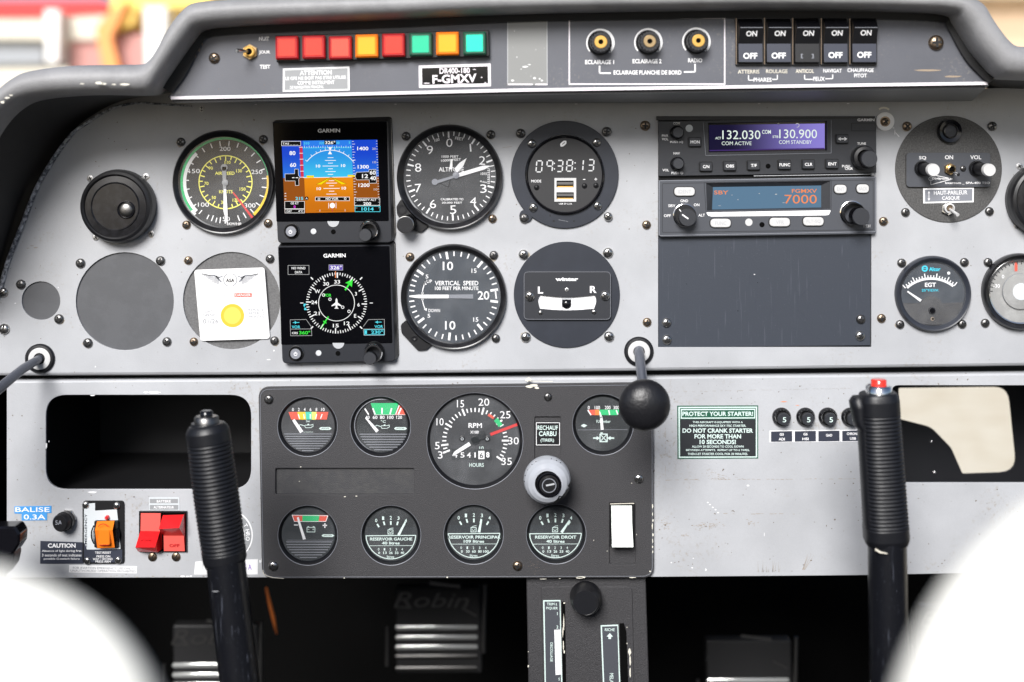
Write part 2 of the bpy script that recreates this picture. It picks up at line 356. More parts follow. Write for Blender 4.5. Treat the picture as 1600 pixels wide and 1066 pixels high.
class T:
    def __init__(s, name, label, cat, x, y, D=0, group=None, kind=None):
        s.e = bpy.data.objects.new(name, None); s.e.empty_display_size = .01; COL.objects.link(s.e)
        s.x, s.y, s.D = x, y, D; s.e.location = wpos(x, y, 0, D); tag(s.e, label, cat, group, kind)
    def mb(s, name, parent=None): return MB(name, s.D, (s.x, s.y), parent or s.e)
def solo(name, label, cat, x, y, D=0, group=None, kind=None): return MB(name, D, (x, y), None, (label, cat, group, kind))
_sc = {}
def screw_mesh(var):
    if var in _sc: return _sc[var]
    hd, sl = {'dark': ('steeld', 'blk'), 'steel': ('steel', 'blk'), 'bronze': ('bronze', 'blk'), 'black': ('black', 'void'), 'slot': ('bronze', 'blk'), 'slots': ('steel', 'blk'), 'copper': ('bronze', 'blk'), 'flat': ('alu', 'blk')}[var]
    b = MB('screw', 0, (800, 250)); s_ = K
    V = []; F = []; n = 24; prof = [(1, 0), (1, .15), (.93, .38), (.75, .55), (.45, .66), (.02, .7)]
    if var == 'flat': prof = [(1, 0), (1, .1), (.9, .14), (.02, .14)]
    if var in ('slot',): prof = [(1, 0), (1, .3), (.9, .4), (.02, .42)]
    for r, h in prof:
        for k in range(n): a = 2*math.pi*k/n; V.append((r*math.sin(a), -h, r*math.cos(a)))
    for j in range(len(prof)-1):
        for k in range(n): F.append((j*n+k, j*n+(k+1) % n, (j+1)*n+(k+1) % n, (j+1)*n+k))
    top = prof[-1][1]+.02; mi = [0]*len(F)
    def bar(w, l):
        q = len(V); V.extend([(-w, -top, -l), (w, -top, -l), (w, -top, l), (-w, -top, l)]); F.append((q, q+1, q+2, q+3)); mi.append(1)
    if var in ('slot', 'slots'): bar(.13, .95)
    else:
        bar(.17, .62); top += .01
        q = len(V); V.extend([(-.62, -top, -.17), (.62, -top, -.17), (.62, -top, .17), (-.62, -top, .17)]); F.append((q, q+1, q+2, q+3)); mi.append(1)
        q = len(V); top += .01; V.extend([(-.27, -top, 0), (0, -top, -.27), (.27, -top, 0), (0, -top, .27)]); F.append((q, q+1, q+2, q+3)); mi.append(1)
    me = bpy.data.meshes.new('screw_head'); me.from_pydata(V, [], F)
    me.materials.append(M[hd]); me.materials.append(M[sl]); me.polygons.foreach_set('material_index', mi)
    me.polygons.foreach_set('use_smooth', [i == 0 for i in mi]); me.update(); _sc[var] = me; return me
STAINS = []
def screw(th, x, y, r=6.6, var='dark', h=0, rot=None, washer=True):
    if h == 0 and th.D == 0: STAINS.append((x, y, r))
    o = bpy.data.objects.new('screw', screw_mesh(var)); COL.objects.link(o); o.parent = th.e
    o.location = wpos(x, y, h, th.D)-wpos(th.x, th.y, 0, th.D); k = r*K; o.scale = (k, k, k)
    o.rotation_euler = (random.uniform(-.05, .05), math.radians(random.uniform(0, 90) if rot is None else rot), random.uniform(-.05, .05)); return o
def screws(th, L_, r=6.6, var='dark', h=0):
    for p in L_: screw(th, p[0], p[1], p[2] if len(p) > 2 else r, p[3] if len(p) > 3 else var, h)

# ============================================================ outside, cockpit shell
def quad(name, pts, m, label=None, kind='structure'):
    b = MB(name, 0, (800, 250), None, (label, None, None, kind)); b.org = Vector((0, 0, 0)); b.raw(pts, [tuple(range(len(pts)))], m); return b.done()
quad('apron_ground', [(-150, -60, -1.75), (150, -60, -1.75), (150, 260, -1.75), (-150, 260, -1.75)], 'apron')
def cubo(b, x0, x1, y0, y1, z0, z1, m):
    V = [(x0, y0, z0), (x1, y0, z0), (x1, y1, z0), (x0, y1, z0), (x0, y0, z1), (x1, y0, z1), (x1, y1, z1), (x0, y1, z1)]
    b.raw(V, [(0, 1, 2, 3), (4, 5, 6, 7), (0, 1, 5, 4), (1, 2, 6, 5), (2, 3, 7, 6), (3, 0, 4, 7)], m)
hg = T('hangar', 'tan hangar beyond the windscreen on the right, far out of focus', 'hangar', 1600, 60, -24)
b = hg.mb('wall'); cubo(b, 6.0, 30, 24, 30, -1.75, 3.15, 'tan'); b.done()
b = hg.mb('roof'); cubo(b, 5.8, 30.2, 23.5, 30.2, 3.152, 3.6, 'cream'); b.done()
hg = T('hangar', 'pale tan building beyond the windscreen on the left behind the red aircraft', 'hangar', 30, 100, -20)
b = hg.mb('wall'); cubo(b, -24, -5.2, 21, 28, -1.75, 2.4, 'cream'); b.done()
b = hg.mb('roof'); cubo(b, -24.2, -5, 20.6, 28.2, 2.402, 2.6, 'tan'); b.done()
# parked aircraft seen blurred in the upper left corner (5 m away)
ac = T('parked_aircraft', 'blurred red and white parked aircraft beyond the hood at upper left', 'aircraft', 100, 90, -4)
def extp(name, P, m, h0, h1):
    b = ac.mb(name); b.prism(P, h0, h1, m); b.done()
extp('wing', [(-260, 28), (178, 20), (170, 62), (-260, 60)], 'cream', -900, 0)
extp('wing_stripe', [(-260, 6), (160, 2), (178, 19.5), (60, 27), (-260, 27.5)], 'extred', -900, 30)
extp('engine_cowling', [(-260, 60.5), (60, 62), (60, 97), (-260, 100)], 'extdark', -700, -100)
extp('door', [(104, 62.5), (238, 50), (242, 130), (104, 130)], 'extbrown', -700, -60)
extp('wing_strut', [(176, 22), (206, 4), (180, 60), (198, 130), (172, 130), (156, 48)], 'extor', 40, 110)
extp('cabin_roof', [(178, -30), (330, -30), (330, 10), (216, 14), (206, 40), (170, 50)], 'extyel', -700, 20)
extp('fin', [(228, 12), (262, 12), (258, 130), (232, 130)], 'extwhite', -100, 60)
extp('wheel_fairing', [(84, 20), (106, 20), (104, 100), (86, 100)], 'extwhite', 60, 200)
# footwell shell
quad('firewall', [(-.64, .75, -1.0), (.64, .75, -1.0), (.64, .75, -.45), (.44, .75, -.45), (.44, .75, -.02), (-.64, .75, -.02)], 'carpet')
quad('cockpit_floor', [(-.64, -.4, -.85), (.64, -.4, -.85), (.64, .76, -.85), (-.64, .76, -.85)], 'carpet')
for nm, x in (('side_wall_left', -.63), ('side_wall_right', .63)):
    zt = -.02 if x < 0 else -.45; quad(nm, [(x, -.06, -.9), (x, .76, -.9), (x, .76, zt), (x, -.06, zt)], 'carpet')
quad('cabin_floor', [(-.66, -2.6, -.9), (.66, -2.6, -.9), (.66, -.41, -.9), (-.66, -.41, -.9)], 'trimdark')
quad('aft_bulkhead', [(-.66, -2.6, -.9), (.66, -2.6, -.9), (.66, -2.6, .22), (-.66, -2.6, .22)], 'trimdark')
for nm, x in (('cabin_wall_left', -.66), ('cabin_wall_right', .66)): quad(nm, [(x, -2.6, -.9), (x, -.07, -.9), (x, -.07, -.12), (x, -2.6, -.12)], 'trimdark')
quad('footwell_ceiling', [(-.64, .02, -.021), (.64, .02, -.021), (.64, .76, -.021), (-.64, .76, -.021)], 'carpet')

# ============================================================ glareshield with padded rim
O = [(-150, 330), (-95, 240), (-50, 185), (0, 142), (26, 121), (52, 110), (105, 103), (165, 101), (222, 100), (238, 92), (252, 73), (270, 39), (289, 16), (310, 4), (367, -1), (430, -4), (620, -8), (800, -10), (1000, -11), (1200, -11), (1400, -8), (1480, -7), (1512, -4), (1532, 6), (1543, 24), (1557, 45), (1571, 62), (1584, 71), (1610, 73), (1680, 74), (1760, 80)]
I = [(-110, 420), (-60, 290), (-25, 232), (-2, 195), (21, 171), (50, 156), (105, 149), (165, 147), (226, 148), (244, 143), (257, 124), (279, 92), (299, 64), (317, 46), (367, 40), (430, 37), (620, 29), (800, 21), (1000, 17), (1200, 14.5), (1400, 17), (1480, 22), (1494, 36), (1510, 62), (1525, 84), (1540, 101), (1552, 114), (1566, 121), (1610, 124), (1680, 126), (1760, 132)]
Pn = [(-60, 560), (-8, 470), (40, 325), (62, 281), (85, 240), (105, 212), (137, 184), (182, 160), (232, 150), (260, 146), (275, 140), (290, 138), (310, 136), (323, 135), (367, 132), (430, 132), (620, 132), (800, 130), (1000, 130), (1200, 130), (1400, 128), (1480, 128), (1500, 130), (1515, 133), (1530, 136), (1545, 138), (1560, 139), (1575, 140), (1610, 141), (1680, 142), (1760, 145)]
def smooth(P):
    out = []
    for i in range(len(P)-1):
        p0 = Vector(P[max(i-1, 0)]); p1 = Vector(P[i]); p2 = Vector(P[i+1]); p3 = Vector(P[min(i+2, len(P)-1)])
        for k in range(4):
            t_ = k/4; q = .5*((2*p1)+(p2-p0)*t_+(2*p0-5*p1+4*p2-p3)*t_*t_+(-p0+3*p1-3*p2+p3)*t_**3); out.append((q.x, q.y))
    out.append(P[-1]); return out
O2, I2, P2 = smooth(O), smooth(I), smooth(Pn)
gs = T('glareshield', 'grey padded hood arching over the whole instrument panel', 'glareshield', 800, 20, .09)
b = gs.mb('padding'); V = []; R = len(O2)
for o_, i_ in zip(O2, I2):
    ow = wpos(o_[0], o_[1], 0, .088); iw = wpos(i_[0], i_[1], 0, .088)
    V.append(Vector((ow.x, .42, ow.z+.01)))
    for f, d in ((0, .0), (0, .080), (.02, .090), (.06, .096), (.14, .101), (.3, .105), (.55, .1065), (.78, .104), (.9, .1), (.97, .094), (1, .086)):
        q = ow.lerp(iw, f); V.append(Vector((q.x, -d, q.z)))
    V.append(Vector((iw.x, -.070, iw.z)))
nC = 13
b.raw(V, [(i*nC+j, i*nC+j+1, (i+1)*nC+j+1, (i+1)*nC+j) for i in range(R-1) for j in range(nC-1)], 'hood', True); b.done()
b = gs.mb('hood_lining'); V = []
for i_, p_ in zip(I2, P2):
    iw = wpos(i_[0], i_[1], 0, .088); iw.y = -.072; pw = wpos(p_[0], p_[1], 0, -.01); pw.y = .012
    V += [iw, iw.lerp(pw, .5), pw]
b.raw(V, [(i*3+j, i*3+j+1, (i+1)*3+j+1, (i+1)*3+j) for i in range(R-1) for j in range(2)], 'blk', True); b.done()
b = gs.mb('gap_shade_strip'); b.D = .080; sl = [q for q in I2 if 250 < q[0] < 1560]; sl = [(x*1.0, y) for x, y in sl]; V = []  # added black strip standing in for the dark gap inside the hood rim
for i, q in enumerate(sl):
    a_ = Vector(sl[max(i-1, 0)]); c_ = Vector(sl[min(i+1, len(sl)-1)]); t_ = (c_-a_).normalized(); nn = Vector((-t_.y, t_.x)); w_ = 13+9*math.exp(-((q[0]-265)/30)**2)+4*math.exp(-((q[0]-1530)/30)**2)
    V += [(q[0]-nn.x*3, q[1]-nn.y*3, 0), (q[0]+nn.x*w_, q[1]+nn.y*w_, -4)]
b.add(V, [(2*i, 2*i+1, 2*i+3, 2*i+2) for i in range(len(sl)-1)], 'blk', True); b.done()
b = gs.mb('edge_wear'); b.D = .108; b.org = gs.e.location.copy()
b.chips([(155, 130, 8, 3), (163, 131, 5, 2.4), (178, 132, 5, 1.2), (195, 132, 9, 2.2), (128, 131, 5, .8), (4, 160, 4, 2.6), (11, 153, 5, 1.6), (17, 149, 4, 1.2)], 'chip', 0)
b.done()
b = gs.mb('edge_trim'); LE = [(300, 166), (255, 163), (223, 161), (200, 163), (180, 168), (158, 178), (137, 192), (118, 205), (103, 222), (90, 240), (76, 262), (62, 286), (50, 313), (38, 345), (26, 375), (12, 412), (0, 455), (-20, 510)]
LE2 = smooth(LE); b.D = 0
ins = [];
for i, (x, y) in enumerate(LE2):
    a = Vector(LE2[max(i-1, 0)]); c = Vector(LE2[min(i+1, len(LE2)-1)]); t_ = (c-a).normalized(); w = 1.5+5*min(1, max(0, (i-10)/25)); ins.append((x-t_.y*-w*-1, y+t_.x*w*-1, w))
pts = [(x, y, 2) for x, y in LE2]
b.org = gs.e.location.copy()
b.sweep(pts, [(1.2+2.6*min(1, i/40), 3) for i in range(len(pts))], 'trim', 10); b.done()

# ============================================================ coaming switch panel
CD = .075
cp = T('switch_panel', 'dark grey trapezoid switch panel under the hood with a white lower edge', 'switch panel', 900, 90, CD)
b = cp.mb('face')
P = [(265, 152), (318, 38), (420, 30), (800, 16), (1200, 9), (1484, 14), (1546, 129), (1200, 134), (800, 140), (380, 150)]
b.prism(P, -6, 0, 'coam')
lo = [(265, 152), (380, 150), (800, 140), (1200, 134), (1546, 129)]
def strip(b, L_, dy0, dy1, h, m):
    for (x0, y0), (x1, y1) in zip(L_, L_[1:]): b.flat([(x0, y0+dy0), (x1, y1+dy0), (x1, y1+dy1), (x0, y0+dy1)], h, m)
strip(b, [(267, 152), (380, 150), (800, 140), (1200, 134), (1543, 129)], -1.2, 3.6, .5, 'pinkw')
strip(b, [(268, 156), (380, 154), (800, 144), (1200, 138), (1541, 133)], -.4, 4.5, -4, 'blk')
b.z(780, 0, 3.807)
b.frame(413, 105, 1345, 505, 8, .4, 'pinkw')
for cx, cy in ((601, 255), (886, 252), (1172, 248)):
    b.arc(cx, cy, 76, 84, -130, 30, .4, 'white', r0b=72); b.arc(cx, cy, 72, 86, 30, 132, .4, 'white', r0b=64)
    b.disc(*pol(cx, cy, 74, 132), 9, .4, 'white', 14)
b.t('ECLAIRAGE 1', 597, 370, 26, w=172, bold=.03); b.t('ECLAIRAGE 2', 879, 365, 26, w=172, bold=.03); b.t('RADIO', 1165, 360, 26, w=84, bold=.03)
b.t('ECLAIRAGE PLANCHE DE BORD', 882, 432, 26, w=404, bold=.03)
b.poly([(597, 392), (597, 436), (664, 436)], 9, .4, 'white'); b.poly([(1165, 380), (1165, 428), (1098, 429)], 9, .4, 'white')
b.z(1120, 0, 3.333)
b.t('ATTERRIS', 165, 374, 20, w=112, bold=.02, m='cream'); b.t('ROULAGE', 312, 372, 20, w=112, bold=.02, m='cream'); b.t('ANTICOL', 458, 371, 20, w=96, bold=.02, m='cream')
b.t('NAVIGAT', 602, 369, 20, w=96, bold=.02); b.t('CHAUFFAGE', 748, 366, 20, w=136, bold=.02); b.t('PITOT', 748, 394, 20, w=66, bold=.02)
b.poly([(165, 392), (165, 418), (190, 418)], 5, .4, 'white'); b.poly([(315, 390), (315, 414), (288, 414)], 5, .4, 'white'); b.t('PHARES', 238, 416, 22, w=94, bold=.02)
b.poly([(457, 390), (457, 414), (500, 414)], 5, .4, 'white'); b.poly([(603, 388), (603, 410), (564, 411)], 5, .4, 'white'); b.t('FEUX', 532, 412, 22, w=60, bold=.02)
b.z(380, 20, 3.807)
b.t('NUIT', 125, 155, 24, w=60, bold=.03); b.t('JOUR', 128, 237, 24, w=66, bold=.03); b.t('TEST', 130, 322, 24, w=62, bold=.03)
b.ox = b.oy = 0; b.sc = 1
b.chips([(311, 78, 2.5, 4), (316, 68, 1.5, 5), (306, 88, 1, 3)], 'rust', .3); b.chips([(1499, 66, 1.5, 6), (1508, 80, 3, 3.5), (1514, 84, 4, 2)], 'gold', .4)
b.chips([(1450, 110, 26, 2), (1490, 120, 16, 2)], 'rust', .2)
b.done()
b = cp.mb('lower_flange')
A = [(265, 155), (380, 153.5), (800, 143.5), (1200, 137.5), (1546, 132.5)]; Bq = [(272, 152), (380, 160), (800, 161), (1200, 160.5), (1518, 158)]
V = [wpos(x, y, 0, CD) for x, y in A]; V2 = []
for x, y in Bq:
    w = wpos(x, y, 0, .004); V2.append(w)
Vm = [a.lerp(c, .62) for a, c in zip(V, V2)]
n_ = len(V); b.raw(V+V2, [(i, i+1, n_+i+1, n_+i) for i in range(n_-1)], 'sgrey')
b.done()
screws(cp, [(335, 91, 8, 'bronze'), (1462, 67, 11, 'bronze')])

def knob_small(cx, cy, ax, ay, lab, brassc):
    th = T('dimmer_knob', lab, 'knob', cx, cy, CD, 'lighting dimmer knobs in the white frame')
    b = th.mb('knob_body'); b.lathe(cx, cy, [(19, 0), (18.5, 4), (16.5, 6), (16, 22), (14.5, 25), (10, 25), (10, 22)], 'black')
    for k in range(18): b.line(*pol(cx, cy, 12, k*20), *pol(cx, cy, 15.6, k*20), 1.2, 25.3, 'btn')
    b.done()
    b = th.mb('shaft_insert'); b.lathe(cx, cy, [(10, 22), (10, 24.5), (9, 25), (4, 25), (3.4, 22)], brassc); b.disc(cx, cy, 3.5, 22.5, 'void', 20); b.done()
knob_small(937, 68, 0, 0, 'left dimmer knob with yellow brass centre above ECLAIRAGE 1', 'gold')
knob_small(1012.5, 67, 0, 0, 'middle dimmer knob with dull bronze centre above ECLAIRAGE 2', 'brass')
knob_small(1087.5, 66, 0, 0, 'right dimmer knob with yellow brass centre above RADIO', 'gold')
sw_l = ['ATTERRIS', 'ROULAGE', 'ANTICOL', 'NAVIGAT', 'CHAUFFAGE PITOT']
for i, (x0, x1, y0) in enumerate(((1151, 1190, 29), (1195, 1234, 28.6), (1239, 1278, 28.2), (1283.5, 1322, 27.8), (1328, 1367, 27.4))):
    lab = 'black ON OFF rocker switch above the %s lettering' % sw_l[i] if i != 2 else 'black rocker switch above ANTICOL with its OFF half worn blank'
    th = T('rocker_switch', lab, 'rocker switch', (x0+x1)/2, 66, CD, 'rocker switches at the right of the hood panel')
    b = th.mb('switch_frame'); b.plate(rrect(x0-2.4, y0-1.5, x1+2, 102, 1), [rrect(x0, y0+1, x1, 100, 1)], 0, 5, 'black'); b.line(x0-1.6, y0, x0-1.6, 101, 1.1, 5.2, 'bronze'); b.rect(x0, y0, x1, 100, .5, 'void'); b.done()
    b = th.mb('rocker')
    m1 = 12; up = 6
    b.add([(x0+.8, y0+2, 6), (x1-.8, y0+2, 6), (x1-.8, 46, 20), (x0+.8, 46, 20)], [(0, 1, 2, 3)], 'gloss')
    b.add([(x0+.8, 46, 20), (x1-.8, 46, 20), (x1-1, 69.5, 10), (x0+1, 69.5, 10)], [(0, 1, 2, 3)], 'black')
    b.add([(x0+1, 69.5, 10), (x1-1, 69.5, 10), (x1-1, 98, 12), (x0+1, 98, 12)], [(0, 1, 2, 3)], 'navy' if i != 2 else 'black')
    b.add([(x0+1, 98, 12), (x1-1, 98, 12), (x1-1, 100, 2), (x0+1, 100, 2)], [(0, 1, 2, 3)], 'black')
    for xx in (x0+.9, x1-.9): b.add([(xx, y0+2, 0), (xx, y0+2, 6), (xx, 46, 20), (xx, 69.5, 10), (xx, 98, 12), (xx, 98, 0)], [(0, 1, 2, 3, 4, 5)], 'black')
    b.line(x0+2, 45.4, x1-2, 45.4, .9, 20.2, 'dgrey')
    b.v_ = 0
    mk = MB('t', CD, (th.x, th.y), th.e)
    # lettering lies on the slanted halves
    def slant(txt, cx, cy, hh, w, y0_, h0_, y1_, h1_, m='white'):
        k0 = len(b.v); b.t(txt, cx, cy, hh, m, w, 0, .03)
        for q in range(k0, len(b.v)):
            v = b.v[q]+b.org; py = CY-v.z/(K*(1-CD)); f = (py-y0_)/(y1_-y0_); hh_ = h0_+(h1_-h0_)*f+.5; b.v[q] = Vector((v.x, -CD-hh_*K, v.z))-b.org
    cx = (x0+x1)/2
    slant('ON', cx+.5, 54.5-i*.3, 8.2, 17, 46, 20, 69.5, 10)
    if i != 2: slant('OFF', cx-.5, 88.5-i*.4, 9.5, 22, 69.5, 10, 98, 12)
    else: slant('[    ]', cx, 89, 7, 20, 69.5, 10, 98, 12, 'dgrey')
    b.done()

# annunciator strip
an = T('annunciator_strip', 'row of eight square red, amber and green warning lights under the hood', 'warning lights', 597, 75, CD)
b = an.mb('housing'); b.prism([(432, 57), (764, 48), (765, 89), (434, 98)], 0, 10, 'black', 1); b.done()
cols = [('ltred', 'dred', 451.5, 76.5), ('ltred', 'dred', 493, 75.5), ('ltred2', 'dred', 534, 76.5), ('ltamb', 'ltamb2', 575, 73.7), ('ltred', 'dred', 616.5, 72.5), ('ltgrn', 'green2', 658.5, 71.3), ('ltamb', 'ltamb2', 700, 70), ('ltgrn2', 'green2', 742, 69.7)]
nm = ['first red lamp from the left', 'second red lamp from the left', 'third, paler red lamp from the left', 'amber lamp left of centre', 'fourth red lamp, right of the centre amber one', 'dark green lamp between red and amber', 'amber lamp between the two green ones', 'bright green lamp at the right end']
for (m1, m2, x, y), l in zip(cols, nm):
    b = an.mb('lamp'); w = 17.6
    P = [(x-w, y-17.6), (x+w, y-18.4), (x+w+.3, y+17.4), (x-w+.3, y+18)]
    b.prism(rpoly(P, 2), 10, 19, m2, 2.2, mtop=m2, bh=2.2); b.prism(rpoly(inset(P, 4.2 if m2 != 'green2' else 4.5), 2), 18.5, 19.6, m1, .6)
    b.done(l)
tg = T('toggle_switch', 'small brass toggle switch beside NUIT JOUR TEST lettering', 'toggle switch', 390, 82, CD)
b = tg.mb('nut'); b.prism(circ(391, 81.5, 12.5, 6), 0, 4, 'brass', .6); b.lathe(391, 81.5, [(9, 4), (9, 9), (7, 10), (5, 10)], 'gold'); b.disc(391, 81.5, 5.5, 9, 'void', 20); b.done()
b = tg.mb('lever'); b.sweep([(391, 81.5, 6), (386, 82, 22), (380, 83, 38), (379, 83, 40)], [2.2, 2.6, 3.4, 2], 'steel', 14); b.done()
pl = solo('placard', 'grey worn ATTENTION placard under the red warning lights', 'placard', 493, 124, CD)
pl.z(380, 20, 3.807); pl.prism([(237, 332), (632, 320), (634, 463), (236, 471)], 0, .8, 'white'); pl.prism([(248, 343), (622, 331), (623, 453), (247, 460)], .8, 1.1, 'sgrey')
pl.t('ATTENTION', 432, 357, 28, w=190, h=1.4, bold=.03, rot=-1.4); pl.t('LE GPS NE DOIT PAS ETRE UTILISE', 432, 388, 20, w=360, h=1.4, bold=.03, rot=-1.4); pl.t('COMME INSTRUMENT', 434, 416, 22, w=220, h=1.4, bold=.03, rot=-1.4); pl.t('DE NAVIGATION PRINCIPAL', 380, 443, 18, w=200, h=1.4, bold=.03, rot=-1.4)
pl.done()
pl = solo('registration_plate', 'black plate with white border lettered F-GMXV', 'placard', 711, 118, CD)
pl.z(380, 20, 3.807); pl.prism(rpoly([(1044, 315), (1472, 302), (1474, 438), (1046, 448)], 4), 0, .8, 'pinkw'); pl.prism([(1063, 330), (1455, 319), (1457, 420), (1065, 430)], .8, 1.2, 'gloss')
pl.t('DR400-180', 1258, 345, 34, 'pinkw', w=180, h=1.5, bold=.02, rot=-1.5); pl.t('F-GMXV', 1257, 393, 52, 'pinkw', w=262, h=1.5, bold=.03, rot=-2)
pl.chips([(1095, 420, 26, 4), (1300, 424, 70, 3), (1418, 385, 7, 4), (1375, 338, 14, 3), (1440, 418, 8, 4)], 'pinkw', 1.5); pl.done()
pl = solo('tape_patch', 'scuffed translucent tape rectangle left of the dimmer frame', 'tape', 824, 80, CD)
pl.z(780, 0, 3.807); pl.prism([(48, 112), (283, 104), (288, 508), (48, 508)], 0, .5, 'tape'); pl.line(50, 120, 50, 500, 5, .8, 'ghost'); pl.line(284, 110, 286, 500, 5, .8, 'ghost'); pl.line(52, 503, 200, 503, 9, .8, 'pinkw'); pl.line(215, 503, 288, 503, 9, .8, 'pinkw')
pl.chips([(155, 398, 22, 7), (180, 385, 12, 4), (210, 465, 10, 8), (240, 470, 6, 7), (80, 480, 14, 7), (105, 340, 4, 4), (255, 480, 8, 8), (130, 412, 6, 3), (90, 186, 3, 3)], 'paper', .8); pl.done()

# ============================================================ upper panel
up = T('instrument_panel', 'light grey upper instrument panel carrying the flight instruments', 'instrument panel', 800, 380, 0)
b = up.mb('panel_sheet')
outl = [(1500, 139), (1760, 136), (1760, 567)]+[(1600, 567), (1000, 575), (430, 581), (-70, 583)]+[(x, y) for x, y in reversed(LE2) if y < 560 and x < 290]+[(262, 150)]
b.plate(outl, [circ(195, 471, 77), circ(362, 470, 76.5), circ(64, 470, 30.5), rrect(1028, 182, 1362, 543, 1)], -5, 0, 'panel', .4)
V = []; 
for x, y in ((-70, 583), (430, 581), (1000, 575), (1600, 567), (1760, 566)):
    for dy, h in ((0, -.4), (2.6, -1.2), (4.6, -3), (5.6, -6), (6, -16)): V.append((x, y+dy-.2, h))
b.add(V, [(i*5+j, i*5+j+1, i*5+j+6, i*5+j+5) for i in range(4) for j in range(4)], 'panel', True)
b.chips([(56, 387, 5, 1.2), (50, 384, 4, 1), (44, 388, 3, 1)], 'pencil', .3)
b.chips([(1398, 207, 1, 6), (149, 573, 1, 1.5), (420, 562, 4, 1), (428, 548, 2, 1.5), (24, 474, 2, 1), (91, 449, 1, 1), (1396, 200, 2, 1)], 'white', .3)
b.line(1397, 205, 1405, 214, 1.2, .3, 'white'); b.line(785, 231, 800, 229, .7, .3, 'pencil'); b.line(985, 199, 990, 198.4, .7, .3, 'pencil')
for x in (400, 618, 900, 1186, 1325): b.chips([(x, 164-x*.0015, 3, .9)], 'white', .4)
UPB = b
screws(up, [(1008, 196.5, 8, 'bronze'), (1010, 351.5, 7, 'bronze'), (1011, 503.5, 7, 'bronze'), (1380, 346, 7, 'bronze'), (1377, 497.5, 7, 'bronze')])
screws(up, [(5, 457, 8, 'slots'), (7, 514, 8.5, 'slots')])
b = up.mb('washer'); b.lathe(1382.5, 190, [(14.6, 0), (14.6, 1.5), (14, 2.2), (8, 2.2)], 'white'); b.disc(1382.5, 190, 8, 1.8, 'bronze'); b.arc(1381, 180, 10, 13, -40, 45, .3, 'chip'); b.done(); screw(up, 1382.5, 190.5, 6.6, 'bronze', 2)
screws(up, [(315, 168.5, 3.2, 'flat'), (315, 172.5, 3, 'flat')])
quad_ = None
def cover(cx, cy, r, m, lab, sc):
    th = T('blanking_cover', lab, 'cover plate', cx, cy, 0, 'round blanking covers filling empty instrument holes')
    b = th.mb('disc_plate'); b.lathe(cx, cy, [(r+6, -6), (r+6, -3.2), (.1, -3.2)], m, 64)
    b.done(); screws(th, sc); return th
cover(195, 471, 77, 'blank', 'large plain grey round blanking cover below the air vent', [(126, 411.5, 7.6, 'steeld' if 0 else 'dark'), (251, 407.5, 7.4, 'dark'), (137.5, 536, 7.6, 'dark'), (261, 534, 7.2, 'dark')])
cover(362, 470, 76.5, 'blank2', 'speckled grey round blanking cover behind the white detector card', [(294.5, 407, 6.6, 'bronze'), (422, 404.5, 7, 'dark'), (303, 534, 6.6, 'bronze'), (429, 532.5, 7, 'dark')])
cover(64, 470, 30.5, 'blank', 'small grey round blanking cover at the far left', [(33, 444.5, 7.6, 'dark'), (92.5, 498.5, 7.6, 'dark')])
# carbon monoxide card
cd = solo('detector_card', 'white carbon monoxide detector card with yellow spot and winged emblem', 'card', 362, 474, 0)
cd.z(0, 370, 3.721); cd.prism(rpoly([(1131, 192), (1540, 178), (1572, 592), (1168, 605)], 18), 1, 3.2, 'paper', .3); hz = 3.5
cd.disc(1354, 457, 68, hz, 'sunny'); cd.disc(1354, 457, 50, hz+.2, 'sunny2')
cd.t('ASA', 1341, 253, 22, 'black', w=50, h=hz, bold=.03); cd.arc(1341, 250, 36, 40, 20, 160, hz, 'dgrey'); cd.arc(1341, 250, 36, 40, 200, 340, hz, 'dgrey')
for sg in (-1, 1):
    for k in range(8):
        f = k/7; x0, y0 = 1341+sg*(62+f*4), 232+f*40; x1, y1 = 1341+sg*(165-f*80), 216+f*58
        cd.line(x0, y0, x1, y1, 3.2, hz, 'dgrey')
    cd.poly([(1341+sg*165, 214), (1341+sg*120, 224), (1341+sg*92, 222), (1341+sg*70, 238), (1341+sg*44, 228)], 5, hz, 'dgrey'); cd.poly([(1341+sg*84, 226), (1341+sg*52, 262)], 9, hz, 'dgrey')
cd.t('AIRCRAFT', 1300, 341, 14, 'ghost', w=118, h=hz, bold=0, rot=-1.5); cd.rect(1366, 327, 1466, 350, hz, 'redo'); cd.t('DANGER', 1416, 338, 15, 'white', w=90, h=hz+.3)
cd.t('DATE', 1222, 434, 15, 'dgrey', w=50, h=hz, bold=-.002); cd.t('OPENED', 1224, 455, 15, 'dgrey', w=82, h=hz, bold=-.002); cd.t('01/26', 1228, 490, 26, 'dgrey', w=88, h=hz, bold=0)
cd.t('REPLACE', 1492, 424, 15, 'dgrey', w=90, h=hz, bold=-.002); cd.t('AFTER 12', 1492, 444, 15, 'dgrey', w=90, h=hz, bold=-.002); cd.t('MONTHS', 1495, 464, 15, 'dgrey', w=86, h=hz, bold=-.002)
cd.t('To Reorder Visit Order Form at Pilot Shops', 1372, 555, 13, 'ghost', w=290, h=hz, bold=-.002, rot=-1.5); cd.done()

b = up.mb('radio_leak_backing'); b.box(1018, 172, 1374, 556, -14, -11, 'blk'); b.done()  # added dark box, blocks light leaking round the blanking plate
b = up.mb('seam_backing'); b.box(-300, 560, 1900, 606, -45, -40, 'blk'); b.done()  # added dark strip, stops light leaking through the panel seam
